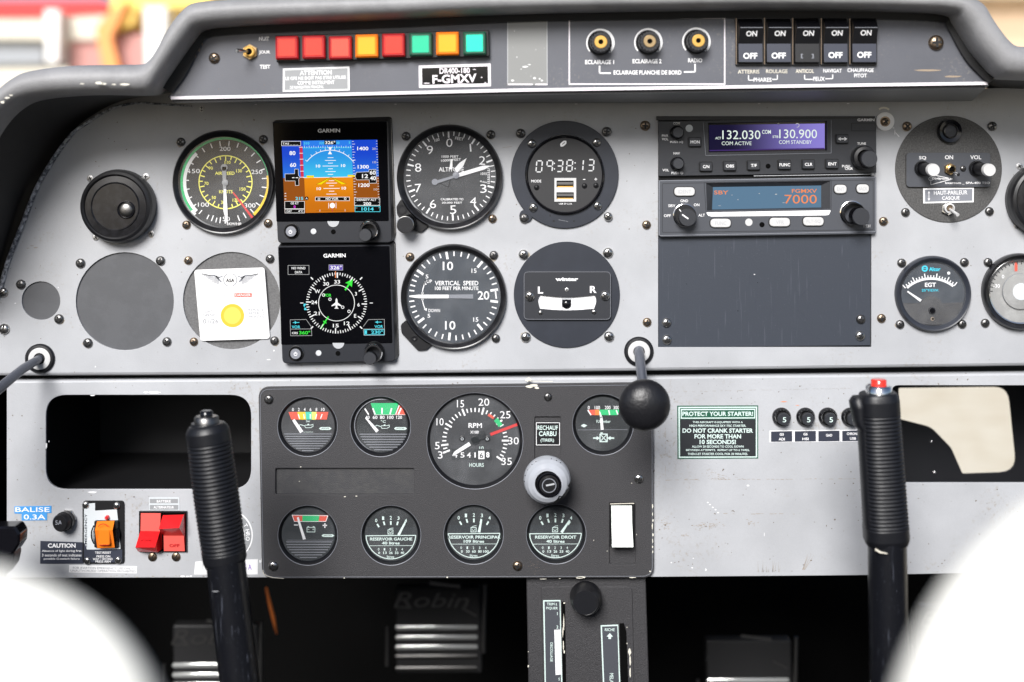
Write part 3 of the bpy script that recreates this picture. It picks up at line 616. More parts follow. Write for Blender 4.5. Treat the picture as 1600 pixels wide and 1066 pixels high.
# ---------------- lower panel
lp = T('lower_panel', 'light grey lower panel with two glove openings and edge scratches', 'instrument panel', 800, 750, 0)
b = lp.mb('panel_sheet'); b.h0 = -8
b.plate([(8, 600), (430, 597), (1000, 594), (1600, 588), (1860, 587), (1860, 893), (1600, 896), (1340, 901), (1030, 903.5), (8, 905)],
        [rrect(68, 618, 391.5, 767.5, 34, 8), rrect(425, 625, 1000, 880, 2), rrect(1395, 603, 1800, 757, 12)], -5, 0, 'panel', .7)
V = []
for x, y in ((8, 600), (430, 597), (1000, 594), (1600, 588), (1760, 587)):
    for dy, h in ((.4, -.5), (-1, -.8), (-2.6, -2), (-3.6, -5), (-3.9, -20)): V.append((x, y+dy, h))
b.add(V, [(i*5+j, i*5+j+1, i*5+j+6, i*5+j+5) for i in range(4) for j in range(4)], 'panel', True)
random.seed(3)
b.z(1030, 580, 4.324); H = .3
def dashes(b, x0, y0, x1, y1, m, w=2.6, n=26, p=.7):
    for k in range(n):
        if random.random() < p:
            f = k/n; g_ = (k+random.uniform(.4, 1))/n; j = random.uniform(-1.5, 1.5)
            b.line(x0+(x1-x0)*f, y0+(y1-y0)*f+j, x0+(x1-x0)*g_, y0+(y1-y0)*g_+j, random.uniform(.4, 1)*w, H, m)
dashes(b, 60, 148, 780, 132, 'pencil'); dashes(b, 780, 132, 1310, 122, 'pencil', 2, 20, .8); dashes(b, 46, 390, 46, 740, 'rust', 2.4, 18, .8); dashes(b, 46, 744, 1350, 735, 'rust', 3, 40, .75)
b.line(85, 60, 76, 108, 2, H, 'pencil'); b.chips([(850, 213, 26, 3), (940, 238, 16, 2)], 'orange', H)
for cx, cy, sx, sy, n in ((400, 705, 110, 22, 26), (420, 735, 130, 8, 26)):
    for _ in range(n): b.chips([(cx+random.gauss(0, sx*.6), cy+random.gauss(0, sy*.6), random.uniform(2, 9), random.uniform(.8, 2.4))], 'rust', H)
b.z(1000, 740, 3.27)
for cx, cy, sx, sy, n in ((350, 275, 70, 18, 60), (130, 270, 18, 40, 30), (570, 260, 30, 18, 14), (230, 330, 16, 18, 8)):
    for _ in range(n): b.chips([(cx+random.gauss(0, sx*.6), cy+random.gauss(0, sy*.5), random.uniform(1.5, 7), random.uniform(.7, 2.2))], 'rust', H)
for k in range(16): x = 655+random.gauss(0, 36); b.line(x, 512, x+random.uniform(-4, 12), 512-random.uniform(12, 60), 2.6, H, 'pencil', .5)
for k in range(5): x = 835+k*3; b.line(x, 500, x+random.uniform(15, 50), 500-random.uniform(30, 90), 2, H, 'rust', .4)
dashes(b, 430, 212, 810, 214, 'rust', 2.4, 16, .6)
for x, y in ((350, 155), (362, 166), (375, 180), (390, 192), (403, 207)): b.chips([(x, y, 6, 4)], 'white', H)
b.chips([(163, 463, 6, 4), (270, 490, 6, 4), (276, 441, 4, 3), (556, 68, 8, 5), (640, 320, 2, 14), (340, 500, 5, 9)], 'white', H)
b.z(0, 570, 3.807); b.chips([(905, 170, 50, 9), (860, 170, 18, 8), (540, 766, 36, 8), (265, 490, 6, 20), (540, 188, 22, 4), (280, 462, 3, 8)], 'white', .4)
b.z(0, 770, 3.81)
for _ in range(40): b.chips([(random.uniform(60, 1540), 506+random.gauss(0, 2), random.uniform(2, 9), random.uniform(1, 3))], 'stain', .35)
for _ in range(46):
    x, y = random.choice([(790, 300), (1130, 330), (460, 250), (760, 60), (330, 260)]); x += random.gauss(0, 26); y += random.gauss(0, 40); a_ = random.uniform(-.6, .6); l_ = random.uniform(8, 34)
    b.line(x, y, x+l_*math.cos(a_), y+l_*math.sin(a_), random.uniform(.8, 1.8), .3, random.choice(['scuff', 'stain', 'pencil']), .3)
b.chips([(1080, 507, 22, 6), (1110, 508, 16, 5), (1130, 506, 10, 5), (1555, 410, 6, 22)], 'white', .4)
b.done()
# left opening behind
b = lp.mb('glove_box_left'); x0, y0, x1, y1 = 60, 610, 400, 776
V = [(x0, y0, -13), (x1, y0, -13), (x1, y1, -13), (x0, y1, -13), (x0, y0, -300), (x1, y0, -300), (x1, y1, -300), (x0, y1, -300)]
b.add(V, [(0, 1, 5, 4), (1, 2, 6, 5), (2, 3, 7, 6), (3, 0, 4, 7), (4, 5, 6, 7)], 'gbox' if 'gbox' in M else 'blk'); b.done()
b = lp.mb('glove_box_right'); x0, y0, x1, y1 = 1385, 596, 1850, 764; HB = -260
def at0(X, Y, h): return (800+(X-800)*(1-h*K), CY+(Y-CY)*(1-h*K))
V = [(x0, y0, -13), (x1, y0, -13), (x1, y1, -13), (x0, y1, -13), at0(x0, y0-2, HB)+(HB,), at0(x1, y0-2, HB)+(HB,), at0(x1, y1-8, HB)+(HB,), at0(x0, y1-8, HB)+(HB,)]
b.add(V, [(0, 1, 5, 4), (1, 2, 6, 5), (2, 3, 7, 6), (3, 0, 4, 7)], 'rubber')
hole = [at0(x, y, HB) for x, y in rpoly([(1404, 606), (1576, 604), (1590, 738), (1504, 741), (1486, 700), (1455, 668), (1404, 655)], [3, 26, 26, 6, 30, 30, 4])]  # curved lower-left cut leaves dark plate in the shape of a shadow
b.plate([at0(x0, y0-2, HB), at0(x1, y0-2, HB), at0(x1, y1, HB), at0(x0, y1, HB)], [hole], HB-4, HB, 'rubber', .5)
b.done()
for rx, ry in ((1455, 690), (1460, 738)):
    b = lp.mb('rivet'); X, Y = at0(rx, ry, HB); b.dome(X, Y, 3.4, HB, HB+3, 'chrome', 14); b.done()

# ============================================================ flight instruments
def seg7(b, ch, cx, cy, w, h, t_, hh, m, sl=.08):
    on = {'0': 'abcdef', '1': 'bc', '2': 'abged', '3': 'abgcd', '4': 'fgbc', '5': 'afgcd', '6': 'afgedc', '7': 'abc', '8': 'abcdefg', '9': 'abcfg'}[ch]
    a, c = w/2, h/2; g_ = t_*.6
    S_ = {'a': (-a, -c, a, -c), 'b': (a, -c, a, 0), 'c': (a, 0, a, c), 'd': (-a, c, a, c), 'e': (-a, 0, -a, c), 'f': (-a, -c, -a, 0), 'g': (-a, 0, a, 0)}
    for k in on:
        x0, y0, x1, y1 = S_[k]
        d = Vector((x1-x0, y1-y0)).normalized()*g_
        x0 += d.x; y0 += d.y; x1 -= d.x; y1 -= d.y
        b.line(cx+x0-y0*sl, cy+y0, cx+x1-y1*sl, cy+y1, t_, hh, m)
def glass(th, cx, cy, r, h, n=48):
    b = th.mb('glass'); b.disc(cx, cy, r, h, 'glass', n); b.done()
# air vents
def vent(cx, cy, lab, dx, sc):
    th = T('air_vent', lab, 'air vent', cx, cy, 0, 'round black air vents')
    b = th.mb('housing'); b.lathe(cx, cy, [(57, 0), (57.5, 10), (56, 20), (54, 26), (50, 28), (48.5, 27), (47, 24.5)], 'black', 72); b.done()
    b = th.mb('shutter'); b.lathe(cx, cy, [(47, 24.5), (38, 25.5), (36.8, 26.6), (35.4, 25.6), (0.1, 26)], 'bezel', 72); b.done()
    b = th.mb('knob'); b.lathe(cx+dx, cy+5, [(14, 25.6), (13.4, 28), (12.4, 28.6), (11, 27.4)], 'gloss', 32); b.dome(cx+dx, cy+5, 11, 27, 31, 'steeld', 32); b.done()
    screws(th, sc, 5.2, 'flat')
vent(188, 322, 'black round air vent with a shiny dimple knob at the left of the panel', 17, [(141, 279), (228, 276), (150, 371), (236, 365)])
vent(1627, 312, 'black round air vent cut off by the right edge of the photo', -8, [(1593, 260), (1590, 353)])

def bezel(th, cx, cy, R, r, h=12, m='bezel', ry=1.0, dh=3):
    b = th.mb('bezel'); b.lathe(cx, cy, [(R, 0), (R, h*.5), (R-.8, h*.75), (R-2.4, h), (R-4, h*.95), (r+1, h*.62), (r, h*.55), (r, dh-1)], m, 80, ry=ry); return b
# airspeed
th = T('airspeed_indicator', 'round airspeed indicator with green, white and yellow arcs', 'gauge', 351, 285, 0, 'round flight instruments')
bezel(th, 351, 285, 80, 70, 12, ry=1.02).done()
b = th.mb('dial'); b.z(0, 180, 3.7209); C = (1314, 390); b.disc(*C, 262, 3, 'dial', 72); H = 3.4
b.arc(*C, 248, 262, -133, 81, H, 'green'); b.arc(*C, 228, 247, -135, -45, H+.1, 'white'); b.arc(*C, 240, 262, 81, 139, H+.1, 'yell'); b.arc(*C, 248, 262, -137, -130, H+.2, 'white')
for k in range(25):
    a = -180+k*13.2
    if a > 140: break
    mj = abs(((a+1) % 66)) < 3
    b.tick(*C, a+.4, 212, 240, 6, H+.3, 'white')
for a in (-172, -160, 150, 160): b.tick(*C, a, 205, 240, 6, H, 'white')
for s_, x, y in (('200', 1311, 196), ('150', 1133, 325), ('250', 1496, 330), ('100', 1186, 520), ('300', 1456, 525), ('50', 1318, 603)): b.t(s_, x, y, 25, h=H, w=64 if len(s_) > 2 else 42, bold=0)
b.t('KM/HR', 1370, 632, 16, h=H, w=76)
b.ring(*C, 151, 157, H, 'yel')
for k in range(28): b.tick(*C, -176+k*12.6, 132 if k % 2 else 124, 152, 6, H, 'yel')
for s_, x, y in (('110', 1326, 275), ('130', 1393, 324), ('90', 1228, 308), ('70', 1203, 397), ('50', 1246, 479), ('150', 1413, 430), ('170', 1372, 494), ('30', 1300, 507)): b.t(s_, x, y, 19, 'yel', h=H, bold=.012)
b.t('AIRSPEED', 1310, 338, 19, 'yel', w=114, h=H, bold=.015); b.t('KNOTS', 1316, 445, 19, 'yel', w=78, h=H, bold=.015)
b.line(1357, 448, 1475, 602, 8, H+.5, 'red', 14); b.done()
b = th.mb('needle'); b.z(0, 180, 3.7209); b.line(1312, 430, 1316, 556, 16, 6, 'white', 24); b.line(1316, 556, 1328, 640, 24, 6, 'white', 2); b.line(1308, 300, 1311, 430, 26, 6, 'sgrey', 18); b.lathe(1314, 392, [(18, 3), (18, 7), (.1, 8)], 'sgrey', 24); b.disc(1308, 304, 20, 6, 'sgrey', 20); b.done()
glass(th, 351, 285, 71, 8)
screws(th, [(283, 222, 6.8, 'dark'), (411.5, 218, 7, 'dark'), (291.5, 351.5, 6.8, 'bronze'), (419, 349, 7, 'bronze')])
# altimeter
th = T('altimeter', 'round altimeter with white digits 0 to 9 and an adjusting knob', 'gauge', 703, 277, 0, 'round flight instruments')
b = bezel(th, 703, 277.3, 82.6, 72, 14); b.z(610, 180, 5.33)
b.prism(rpoly([(95, 690), (52, 760), (58, 830), (200, 960), (260, 978), (330, 915), (250, 800)], [30, 30, 40, 30, 40, 30, 3]), 0, 5, 'black', .6); b.arc(100, 790, 26, 44, 0, 360, 5.3, 'bezel'); b.done()
b = th.mb('dial'); b.z(610, 180, 5.33); C = (503, 507); b.disc(*C, 385, 3, 'dial', 72); H = 3.4
for k in range(50):
    mj = k % 5 == 0; b.tick(*C, k*7.2-2.9, 318 if mj else 336, 371, 14 if mj else 8, H, 'white')
for s_, x, y in (('0', 492, 230), ('2', 765, 378), ('3', 775, 612), ('4', 690, 718), ('5', 523, 787), ('6', 355, 740), ('7', 232, 608), ('8', 232, 437), ('9', 330, 290)): b.t(s_, x, y, 70, h=H, w=52, bold=-.004, rot=3 if s_ in '024' else -3)
b.line(665, 240, 670, 304, 12, H, 'white')
b.t('100', 389, 207, 24, h=H, w=44, rot=-18); b.t('FEET', 575, 197, 24, h=H, w=70, rot=10); b.t('1000 FEET', 498, 345, 20, h=H, w=140); b.t('10000 FEET', 506, 374, 20, h=H, w=166, rot=-4)
b.t('ALTITUDE', 508, 452, 36, h=H, w=208, bold=.01); b.t('CALIBRATED TO', 514, 700, 18, h=H, w=190); b.t('20,000 FEET', 514, 730, 18, h=H, w=170)
b.rect(735, 470, 828, 575, H, 'dialk'); b.t('1015', 778, 488, 22, h=H+.2, w=50); b.t('MILLIBARS', 776, 556, 12, h=H+.2, w=60, rot=12)
for k in range(9): b.line(808, 446+k*15, 828, 449+k*15, 5, H+.3, 'white')
b.line(828, 448, 822, 572, 3, H+.3, 'white'); b.done()
b = th.mb('needle'); b.z(610, 180, 5.33)
b.line(557, 503, 780, 436, 32, 6, 'white', 34); b.line(780, 436, 838, 423, 34, 6, 'white', 2); b.line(370, 562, 555, 505, 26, 5.8, 'dgrey', 18); b.disc(372, 556, 26, 5.7, 'dgrey', 20)
b.flat([(534, 445), (578, 396), (636, 358), (608, 425), (556, 482)], 5, 'white'); b.outline([(400, 560), (485, 604), (505, 530)], 4, 5.2, 'void')
b.line(498, 450, 512, 450, 1, 4.6, 'white'); b.flat([(492, 452), (503, 366), (518, 366), (518, 452)], 4.6, 'white'); b.lathe(548, 500, [(28, 3), (28, 7), (.1, 8)], 'dgrey', 24); b.done()
b = th.mb('adjusting_knob'); b.z(610, 180, 5.33); b.h0 = 5
b.lathe(150, 890, [(70, 0), (70, 10), (66, 22)], 'bezel', 40)
b.lathe(137, 905, [(70, 12), (72, 24), (71, 26), (66, 26.5)], 'steel', 44); b.disc(137, 905, 66, 26.3+5-5, 'rubber', 44); b.done()
glass(th, 703, 277.3, 72.5, 9)
screws(th, [(634.5, 213, 7, 'dark'), (767, 210.5, 7, 'dark'), (769.5, 342, 6.8, 'bronze')])
# VSI
th = T('vertical_speed_indicator', 'round vertical speed indicator with horizontal white needle', 'gauge', 709, 464, 0, 'round flight instruments')
b = bezel(th, 709, 463.5, 82.5, 73, 13); b.z(610, 370, 5.33)
b.prism(rpoly([(135, 690), (88, 730), (95, 800), (230, 945), (300, 940), (365, 885), (280, 780)], [20, 30, 30, 30, 40, 20, 3]), 0, 5, 'black', .6)
b.lathe(201, 840, [(28, 5), (28, 5.6), (16, 5.8), (.1, 5.2)], 'bezel', 24); b.chips([(345, 893, 18, 7), (135, 325, 5, 12), (262, 172, 8, 3), (515, 82, 10, 2), (612, 918, 8, 3)], 'steel', 7); b.done()
b = th.mb('dial'); b.z(610, 370, 5.33); C = (528, 490); b.disc(*C, 390, 3, 'dialv', 72); H = 3.4
def vt(a, mj): b.tick(*C, a, 308 if mj else 330, 372, 20 if mj else 11, H, 'white')
up_ = [(-90, -55), (-55, -9.5), (-9.5, 40), (40, 82)]; dn_ = [(-90, -127), (-127, -174), (-174, -220), (-220, -262)]
for L_ in (up_, dn_):
    for a0, a1 in L_:
        for k in range(1, 5): vt(a0+(a1-a0)*k/5, False)
        vt(a1, True)
b.line(874, 444, 882, 516, 12, H, 'white')
for s_, x, y, hh, w in (('10', 480, 242, 72, 86), ('15', 697, 282, 36, 42), ('20', 776, 487, 72, 96), ('15', 712, 688, 36, 42), ('10', 499, 736, 72, 86), ('5', 306, 330, 32, 24), ('5', 322, 656, 32, 24)): b.t(s_, x, y, hh, h=H, w=w, bold=.012)
b.t('UP', 325, 370, 28, h=H, w=44); b.t('DOWN', 366, 613, 28, h=H, w=96); b.t('VERTICAL  SPEED', 552, 385, 38, h=H, w=362, bold=.02); b.t('100 FEET PER MINUTE', 553, 428, 30, h=H, w=362, bold=.02)
b.arc(528, 490, 258, 266, -88, -64, H+.1, 'white'); b.arc(528, 490, 258, 266, -92, -115, H+.1, 'white'); b.flat([(276, 400), (290, 368), (303, 398)], H+.1, 'white'); b.flat([(278, 600), (306, 592), (302, 618)], H+.1, 'white')
b.disc(268, 468, 10, H+.1, 'white', 14); b.disc(268, 520, 10, H+.1, 'white', 14); b.done()
b = th.mb('needle'); b.z(610, 370, 5.33); b.line(160, 494, 240, 495, 12, 5, 'white', 30); b.line(240, 495, 486, 495, 30, 5, 'white'); b.line(486, 495, 690, 495, 30, 4.9, 'dgrey', 36); b.done()
glass(th, 709, 463.5, 73.5, 9)
screws(th, [(640.5, 401.5, 7, 'copper'), (771.5, 399, 7, 'dark'), (774.8, 529, 6.8, 'dark')])
# clock
th = T('digital_clock', 'round digital clock reading 09:38:13 with two USB sockets', 'clock', 882, 273, 0, 'round flight instruments')
b = th.mb('mounting_ring'); b.lathe(882.2, 272.8, [(84, 0), (84, 3.6), (83.3, 4.2), (62, 4.2)], 'ringb', 80); b.z(790, 180, 5.33)
b.prism(circ(168, 838, 54, 24), 0, 4, 'ringb', .3); b.chips([(370, 835, 6, 14), (400, 882, 12, 12), (568, 882, 12, 8)], 'blk', 4.4); b.line(440, 870, 520, 886, 2, 4.4, 'ghost'); b.done()
b = th.mb('face'); b.lathe(882.5, 273.5, [(62, 4), (61, 9), (59.5, 10), (58, 8), (57.5, 7), (.1, 7)], 'black', 72, ms=['black', 'gloss', 'gloss', 'black', 'dialc']); b.z(790, 180, 5.33); H = 7.4
for ch, x, y in (('0', 279, 427), ('9', 366, 425), ('3', 450, 424), ('8', 531, 421), ('1', 620, 417), ('3', 708, 417)): seg7(b, ch, x, y, 46, 92, 10, H, 'e_seg')
for x, y in ((405, 402), (405, 448), (577, 398), (577, 445)): b.disc(x, y, 6, H, 'e_seg', 12)
b.t('MODE', 255, 549, 22, h=H, w=84); b.line(642, 535, 662, 535, 6, H, 'white'); b.line(738, 533, 760, 533, 6, H, 'white'); b.line(749, 522, 749, 544, 6, H, 'white')
b.flat(rpoly([(455, 265), (452, 240), (480, 214), (506, 212), (504, 240), (478, 262)], 14), H, 'white'); b.line(470, 245, 492, 228, 5, H+.2, 'black')
b.t('USB 5V 2.1A', 497, 737, 14, h=H, w=108); b.done()
b = th.mb('socket'); b.z(790, 180, 5.33); b.plate([(405, 523), (586, 523), (586, 720), (405, 720)], [rrect(423, 545, 564, 600, 3), rrect(423, 642, 566, 697, 3)], 7, 8.6, 'nylon'); b.rect(423, 545, 564, 600, 7.2, 'void'); b.rect(423, 642, 566, 697, 7.2, 'void')
b.rect(428, 556, 560, 578, 8, 'steeld'); b.rect(428, 652, 562, 674, 8, 'steeld'); b.rect(430, 590, 560, 600, 7.8, 'gold'); b.rect(430, 688, 560, 697, 7.8, 'gold'); b.done('pair of USB sockets in a white surround')
for x, y in ((257, 601), (655, 588), (750, 585)):
    b = th.mb('button'); b.z(790, 180, 5.33); b.lathe(x, y, [(22, 7), (22, 8), (18, 8.6), (17, 7.8), (.1, 9.5)], 'black', 24); b.done()
screws(th, [(830.7, 224.6, 7, 'steel'), (932, 222.8, 6.8, 'steel'), (833, 324.3, 7, 'steel'), (933.5, 321.6, 6.6, 'steel')], h=4)
screws(th, [(813.5, 208.5, 7.4, 'dark'), (947.6, 206, 7.6, 'dark'), (819, 341, 7.4, 'dark', ), (950, 338.5, 7, 'steel')], h=2)
# slip indicator
th = T('slip_indicator', 'round plate with a curved white slip tube marked L and R', 'gauge', 885.5, 460.5, 0, 'round flight instruments')
b = th.mb('mounting_disc'); b.lathe(885.5, 460.5, [(82.8, 0), (82.8, 2.4), (82.2, 3), (.1, 3)], 'slate2' if 'slate2' in M else 'ringb', 80); b.done()
b = th.mb('face_plate'); b.z(790, 370, 5.33)
arcw = []
up_arc = [(285+(i/14)*450, 480-abs(0)+18*math.sin(math.pi*i/14)) for i in range(15)]
lo_arc = [(735-(i/14)*450, 596+14*math.sin(math.pi*i/14)) for i in range(15)]
win = [(270, 545), (268, 520), (274, 497)]+up_arc+[(748, 500), (753, 525), (750, 555)]+lo_arc
b.plate(rrect(150, 286, 874, 686, 38), [win], 3, 8, 'btn', .5)
b.outline(rrect(152, 288, 872, 684, 38), 3, 8.15, 'dgrey')
b.t('winter', 508, 350, 30, h=8.4, w=190, bold=.05); b.t('L', 290, 440, 58, h=8.4, w=44, bold=.03); b.t('R', 727, 435, 58, h=8.4, w=56, bold=.03); b.done()
b = th.mb('tube'); b.z(790, 370, 5.33); b.flat(inset(win, -6), 4.2, 'white'); b.rect(466, 484, 472, 610, 4.8, 'dgrey'); b.rect(558, 484, 563, 610, 4.8, 'dgrey')
b.done()
b = th.mb('ball'); b.z(790, 370, 5.33); b.flat(rrect(471, 490, 545, 520, 8), 5, 'steeld'); b.dome(507, 558, 40, 4.3, 9, 'gloss', 32); b.rect(468, 504, 546, 522, 5.4, 'ghost'); b.rect(472, 520, 544, 560, 5.3, 'gloss'); b.done()
for p in ((827.5, 462, 7.8, 'steel'), (944.7, 461.3, 7.6, 'steel'), (885.3, 452, 3.2, 'flat'), (844.4, 487.4, 3.6, 'slots'), (927.5, 486.4, 3.8, 'slots')): screw(th, p[0], p[1], p[2], p[3], 8)
screws(th, [(818, 398, 8, 'steel'), (950, 395.2, 8.2, 'steel'), (821.5, 527, 8, 'steel'), (951.6, 526, 8.2, 'steel')])

# ============================================================ two square displays
def g5(ox, oy, lab, first):
    th = T('flight_display', lab, 'display', ox+95, oy+100, 0, 'square electronic flight displays')
    z = lambda b: b.z(ox, oy, 5.33)
    b = z(th.mb('case'))
    if first: F_ = [(18, 58), (978, 48), (1008, 1058), (62, 1062)]; Bk = [(24, 40), (1000, 12), (1036, 1026), (62, 1062)]
    else: F_ = [(62, 48), (1000, 38), (1036, 1000), (100, 1018)]; Bk = [(70, 20), (1030, 8), (1062, 990), (104, 1020)]
    Fr = rpoly(F_, [14, 24, 36, 40]); Br = rpoly(Bk, [14, 30, 46, 40])
    N = len(Fr); b.add([(x, y, 0) for x, y in Br]+[(x, y, 13) for x, y in Fr], [(i, (i+1) % N, N+(i+1) % N, N+i) for i in range(N)], 'black')
    Q = inset(Fr, 7); b.add([(x, y, 13) for x, y in Fr]+[(x, y, 14.5) for x, y in Q], [(i, (i+1) % N, N+(i+1) % N, N+i) for i in range(N)], 'unit'); b.flat(Q, 14.5, 'unitd')
    # steel line painting the lit right flank bright
    b.poly([(Bk[1][0]-8, Bk[1][1]+24), (Bk[2][0]-8, Bk[2][1]-40)], 4, 4, 'steel'); b.done()
    # glass front
    b = z(th.mb('screen'))
    sg = [(F_[0][0]+8, F_[0][1]+8), (F_[1][0]-14, F_[1][1]+8), ((980, 878) if first else (1010, 848)), ((52, 884) if first else (92, 862))]
    b.prism(rpoly(sg, [8, 10, 10, 8]), 14, 15.6, 'scrn', .5)
    b.t('GARMIN', 486 if first else 532, 131 if first else 124, 32, 'white', w=184, h=15.9, bold=.02, rot=-1)
    H = 15.9
    if first:
        Qd = [(95, 217), (886, 206), (908, 800), (121, 814)]
        def q(u, v, h=0): a = Vector(Qd[0]).lerp(Vector(Qd[1]), u); c = Vector(Qd[3]).lerp(Vector(Qd[2]), u); return tuple(a.lerp(c, v))
        def R(u0, v0, u1, v1, m, h=H): b.flat([q(u0, v0), q(u1, v0), q(u1, v1), q(u0, v1)], h, m)
        hv = .512
        R(0, 0, .22, hv, 'e_tapeg'); R(0, hv, .22, 1, 'e_brn'); R(.73, 0, 1, hv, 'e_tapeg'); R(.73, hv, 1, 1, 'e_brn')
        R(.22, 0, .73, hv, 'e_skyg'); R(.22, 0, .73, .09, 'e_tape2', H+.05); R(.22, hv, .73, 1, 'e_orgg')
        H2 = H+.2
        b.line(*q(.21, hv), *q(.72, hv), 4, H2, 'e_white')
        R(.185, .08, .215, hv, 'e_red', H2)
        for k in range(6): b.line(*q(.18, .09+k*.083), *q(.22, .09+k*.083), 4, H2+.1, 'e_white')
        b.frame(94, 218, 255, 258, 3, H2+.2, 'e_white'); b.rect(97, 221, 252, 255, H2+.1, 'e_blk'); b.t('TAS _ _ _', 168, 240, 20, 'e_white', w=130, h=H2+.3)
        for s_, x, y in (('80', 185, 317), ('60', 190, 415)): b.t(s_, x, y, 34, 'e_white', w=50, h=H2, bold=.02)
        for s_, x, y in (('1400', 766, 279), ('1300', 770, 430), ('1200', 776, 582)): b.t(s_, x, y, 30, 'e_white', w=92, h=H2, bold=.02)
        for s_, x, y in (('20', 858, 281), ('10', 862, 392), ('10', 872, 617)): b.t(s_, x, y, 18, 'e_grey', w=30, h=H2)
        b.flat([(122, 488), (202, 486), (202, 448), (234, 448), (236, 500), (250, 518), (238, 532), (240, 586), (208, 586), (206, 548), (124, 548)], H2, 'e_blk'); b.outline([(122, 488), (202, 486), (202, 448), (234, 448), (236, 500), (250, 518), (238, 532), (240, 586), (208, 586), (206, 548), (124, 548)], 2.5, H2+.1, 'e_white')
        b.line(182, 520, 202, 520, 6, H2+.1, 'e_white'); b.line(212, 520, 232, 520, 6, H2+.1, 'e_white')
        b.t('310', 302, 236, 20, 'e_cyan', w=46, h=H2); b.t('320', 428, 234, 20, 'e_cyan', w=46, h=H2); b.t('30', 560, 232, 20, 'e_cyan', w=26, h=H2); b.t('5', 656, 230, 20, 'e_cyan', h=H2)
        b.rect(448, 213, 545, 247, H2+.1, 'e_blk'); b.t('326°', 497, 230, 26, 'e_white', w=84, h=H2+.2, bold=.02)
        b.line(270, 275, 675, 270, 3, H2, 'e_cyan')
        for k in range(21): b.line(285+k*19, 274, 285+k*19, 262 if k % 2 else 256, 3, H2, 'e_white')
        C = (495, 533)
        b.arc(*C, 238, 243, -52, 53, H2, 'e_white', 40)
        for a in (-52, -38, -27, -18, -9, 9, 18, 27, 38, 52): b.tick(*C, a, 240, 258, 4, H2, 'e_white')
        b.flat([(478, 326), (495, 296), (512, 326)], H2, 'e_white'); b.flat([(480, 268), (512, 268), (496, 298)], H2, 'e_white')
        for y, w in ((355, 48), (378, 90), (400, 40), (424, 130), (447, 40), (470, 86), (493, 44)): b.line(499-w/2, y, 499+w/2, y-.5, 4.5, H2, 'e_white')
        for y, w in ((545, 44), (565, 90), (587, 40), (609, 134), (632, 44), (656, 86)): b.line(508-w/2, y, 508+w/2, y-.5, 4.5, H2, 'e_white')
        for x, y in ((397, 424), (604, 420), (403, 611), (610, 607)): b.t('10', x, y, 24, 'e_white', w=36, h=H2, bold=.02)
        b.flat([(503, 514), (382, 574), (428, 576), (470, 548)], H2+.2, 'e_yel'); b.flat([(503, 514), (632, 571), (586, 574), (540, 546)], H2+.2, 'e_yel'); b.line(503, 514, 382, 576, 2, H2+.3, 'e_blk'); b.line(503, 514, 632, 573, 2, H2+.3, 'e_blk'); b.line(503, 514, 428, 576, 2, H2+.3, 'e_blk'); b.line(503, 514, 586, 573, 2, H2+.3, 'e_blk')
        b.rect(302, 502, 362, 520, H2+.1, 'e_yel'); b.rect(642, 497, 700, 513, H2+.1, 'e_yel')
        for k in range(26): b.line(*q(.735, .02+k*.037), *q(.735+(.03 if k % 3 == 1 else .018), .02+k*.037), 3.4, H2, 'e_white')
        for k in range(26): b.line(*q(.985, .02+k*.037), *q(.985+(.014), .02+k*.037), 3, H2, 'e_white')
        b.flat([(712, 474), (816, 470), (816, 452), (876, 450), (880, 566), (820, 568), (818, 538), (714, 540), (700, 508)], H2+.2, 'e_blk'); b.outline([(712, 474), (816, 470), (816, 452), (876, 450), (880, 566), (820, 568), (818, 538), (714, 540), (700, 508)], 2.5, H2+.3, 'e_white')
        b.t('12', 785, 507, 34, 'e_white', w=50, h=H2+.4, bold=.02); b.t('60', 848, 478, 34, 'e_white', w=48, h=H2+.4, bold=.02); b.t('40', 850, 524, 34, 'e_white', w=48, h=H2+.4, bold=.02)
        b.t('215', 242, 692, 26, 'e_cyan', w=64, h=H2, bold=.02); b.disc(302, 691, 16, H2, 'e_blk', 20); b.t('A', 302, 691, 16, 'e_white', h=H2+.2)
        b.rect(122, 716, 284, 776, H2, 'e_blk'); b.frame(120, 714, 286, 778, 3, H2+.1, 'e_white'); b.t('GS KT', 204, 731, 20, 'e_white', w=66, h=H2+.2); b.t('0', 203, 761, 24, 'e_mag', h=H2+.2, bold=.02)
        b.rect(124, 781, 286, 812, H2, 'e_blk'); b.frame(122, 779, 286, 813, 3, H2+.1, 'e_white'); b.t('OAT', 158, 797, 18, 'e_white', w=44, h=H2+.2); b.t('4°C', 254, 796, 18, 'e_white', w=42, h=H2+.2)
        b.rect(376, 682, 654, 708, H2, 'e_blk'); b.frame(373, 679, 657, 712, 3, H2+.1, 'e_white'); b.t('NO VOR', 512, 694, 20, 'e_white', w=104, h=H2+.2, bold=.02); b.ring(404, 697, 6, 10, H2+.2, 'e_white', 16); b.ring(621, 694, 6, 10, H2+.2, 'e_white', 16)
        b.disc(515, 750, 22, H2+.1, 'e_white', 24); b.line(484, 728, 484, 774, 4, H2, 'e_white'); b.line(545, 726, 545, 772, 4, H2, 'e_white')
        b.line(380, 792, 650, 789, 3, H2, 'e_brn'); b.line(515, 782, 515, 800, 6, H2+.1, 'e_red'); b.line(412, 784, 412, 800, 3, H2+.1, 'e_white'); b.line(620, 782, 620, 798, 3, H2+.1, 'e_white')
        b.rect(698, 690, 905, 748, H2, 'e_blk'); b.frame(696, 687, 908, 750, 3, H2+.1, 'e_white'); b.t('DENSITY ALT', 798, 703, 18, 'e_white', w=160, h=H2+.2, bold=.02); b.t('200', 803, 735, 26, 'e_white', w=64, h=H2+.2, bold=.02)
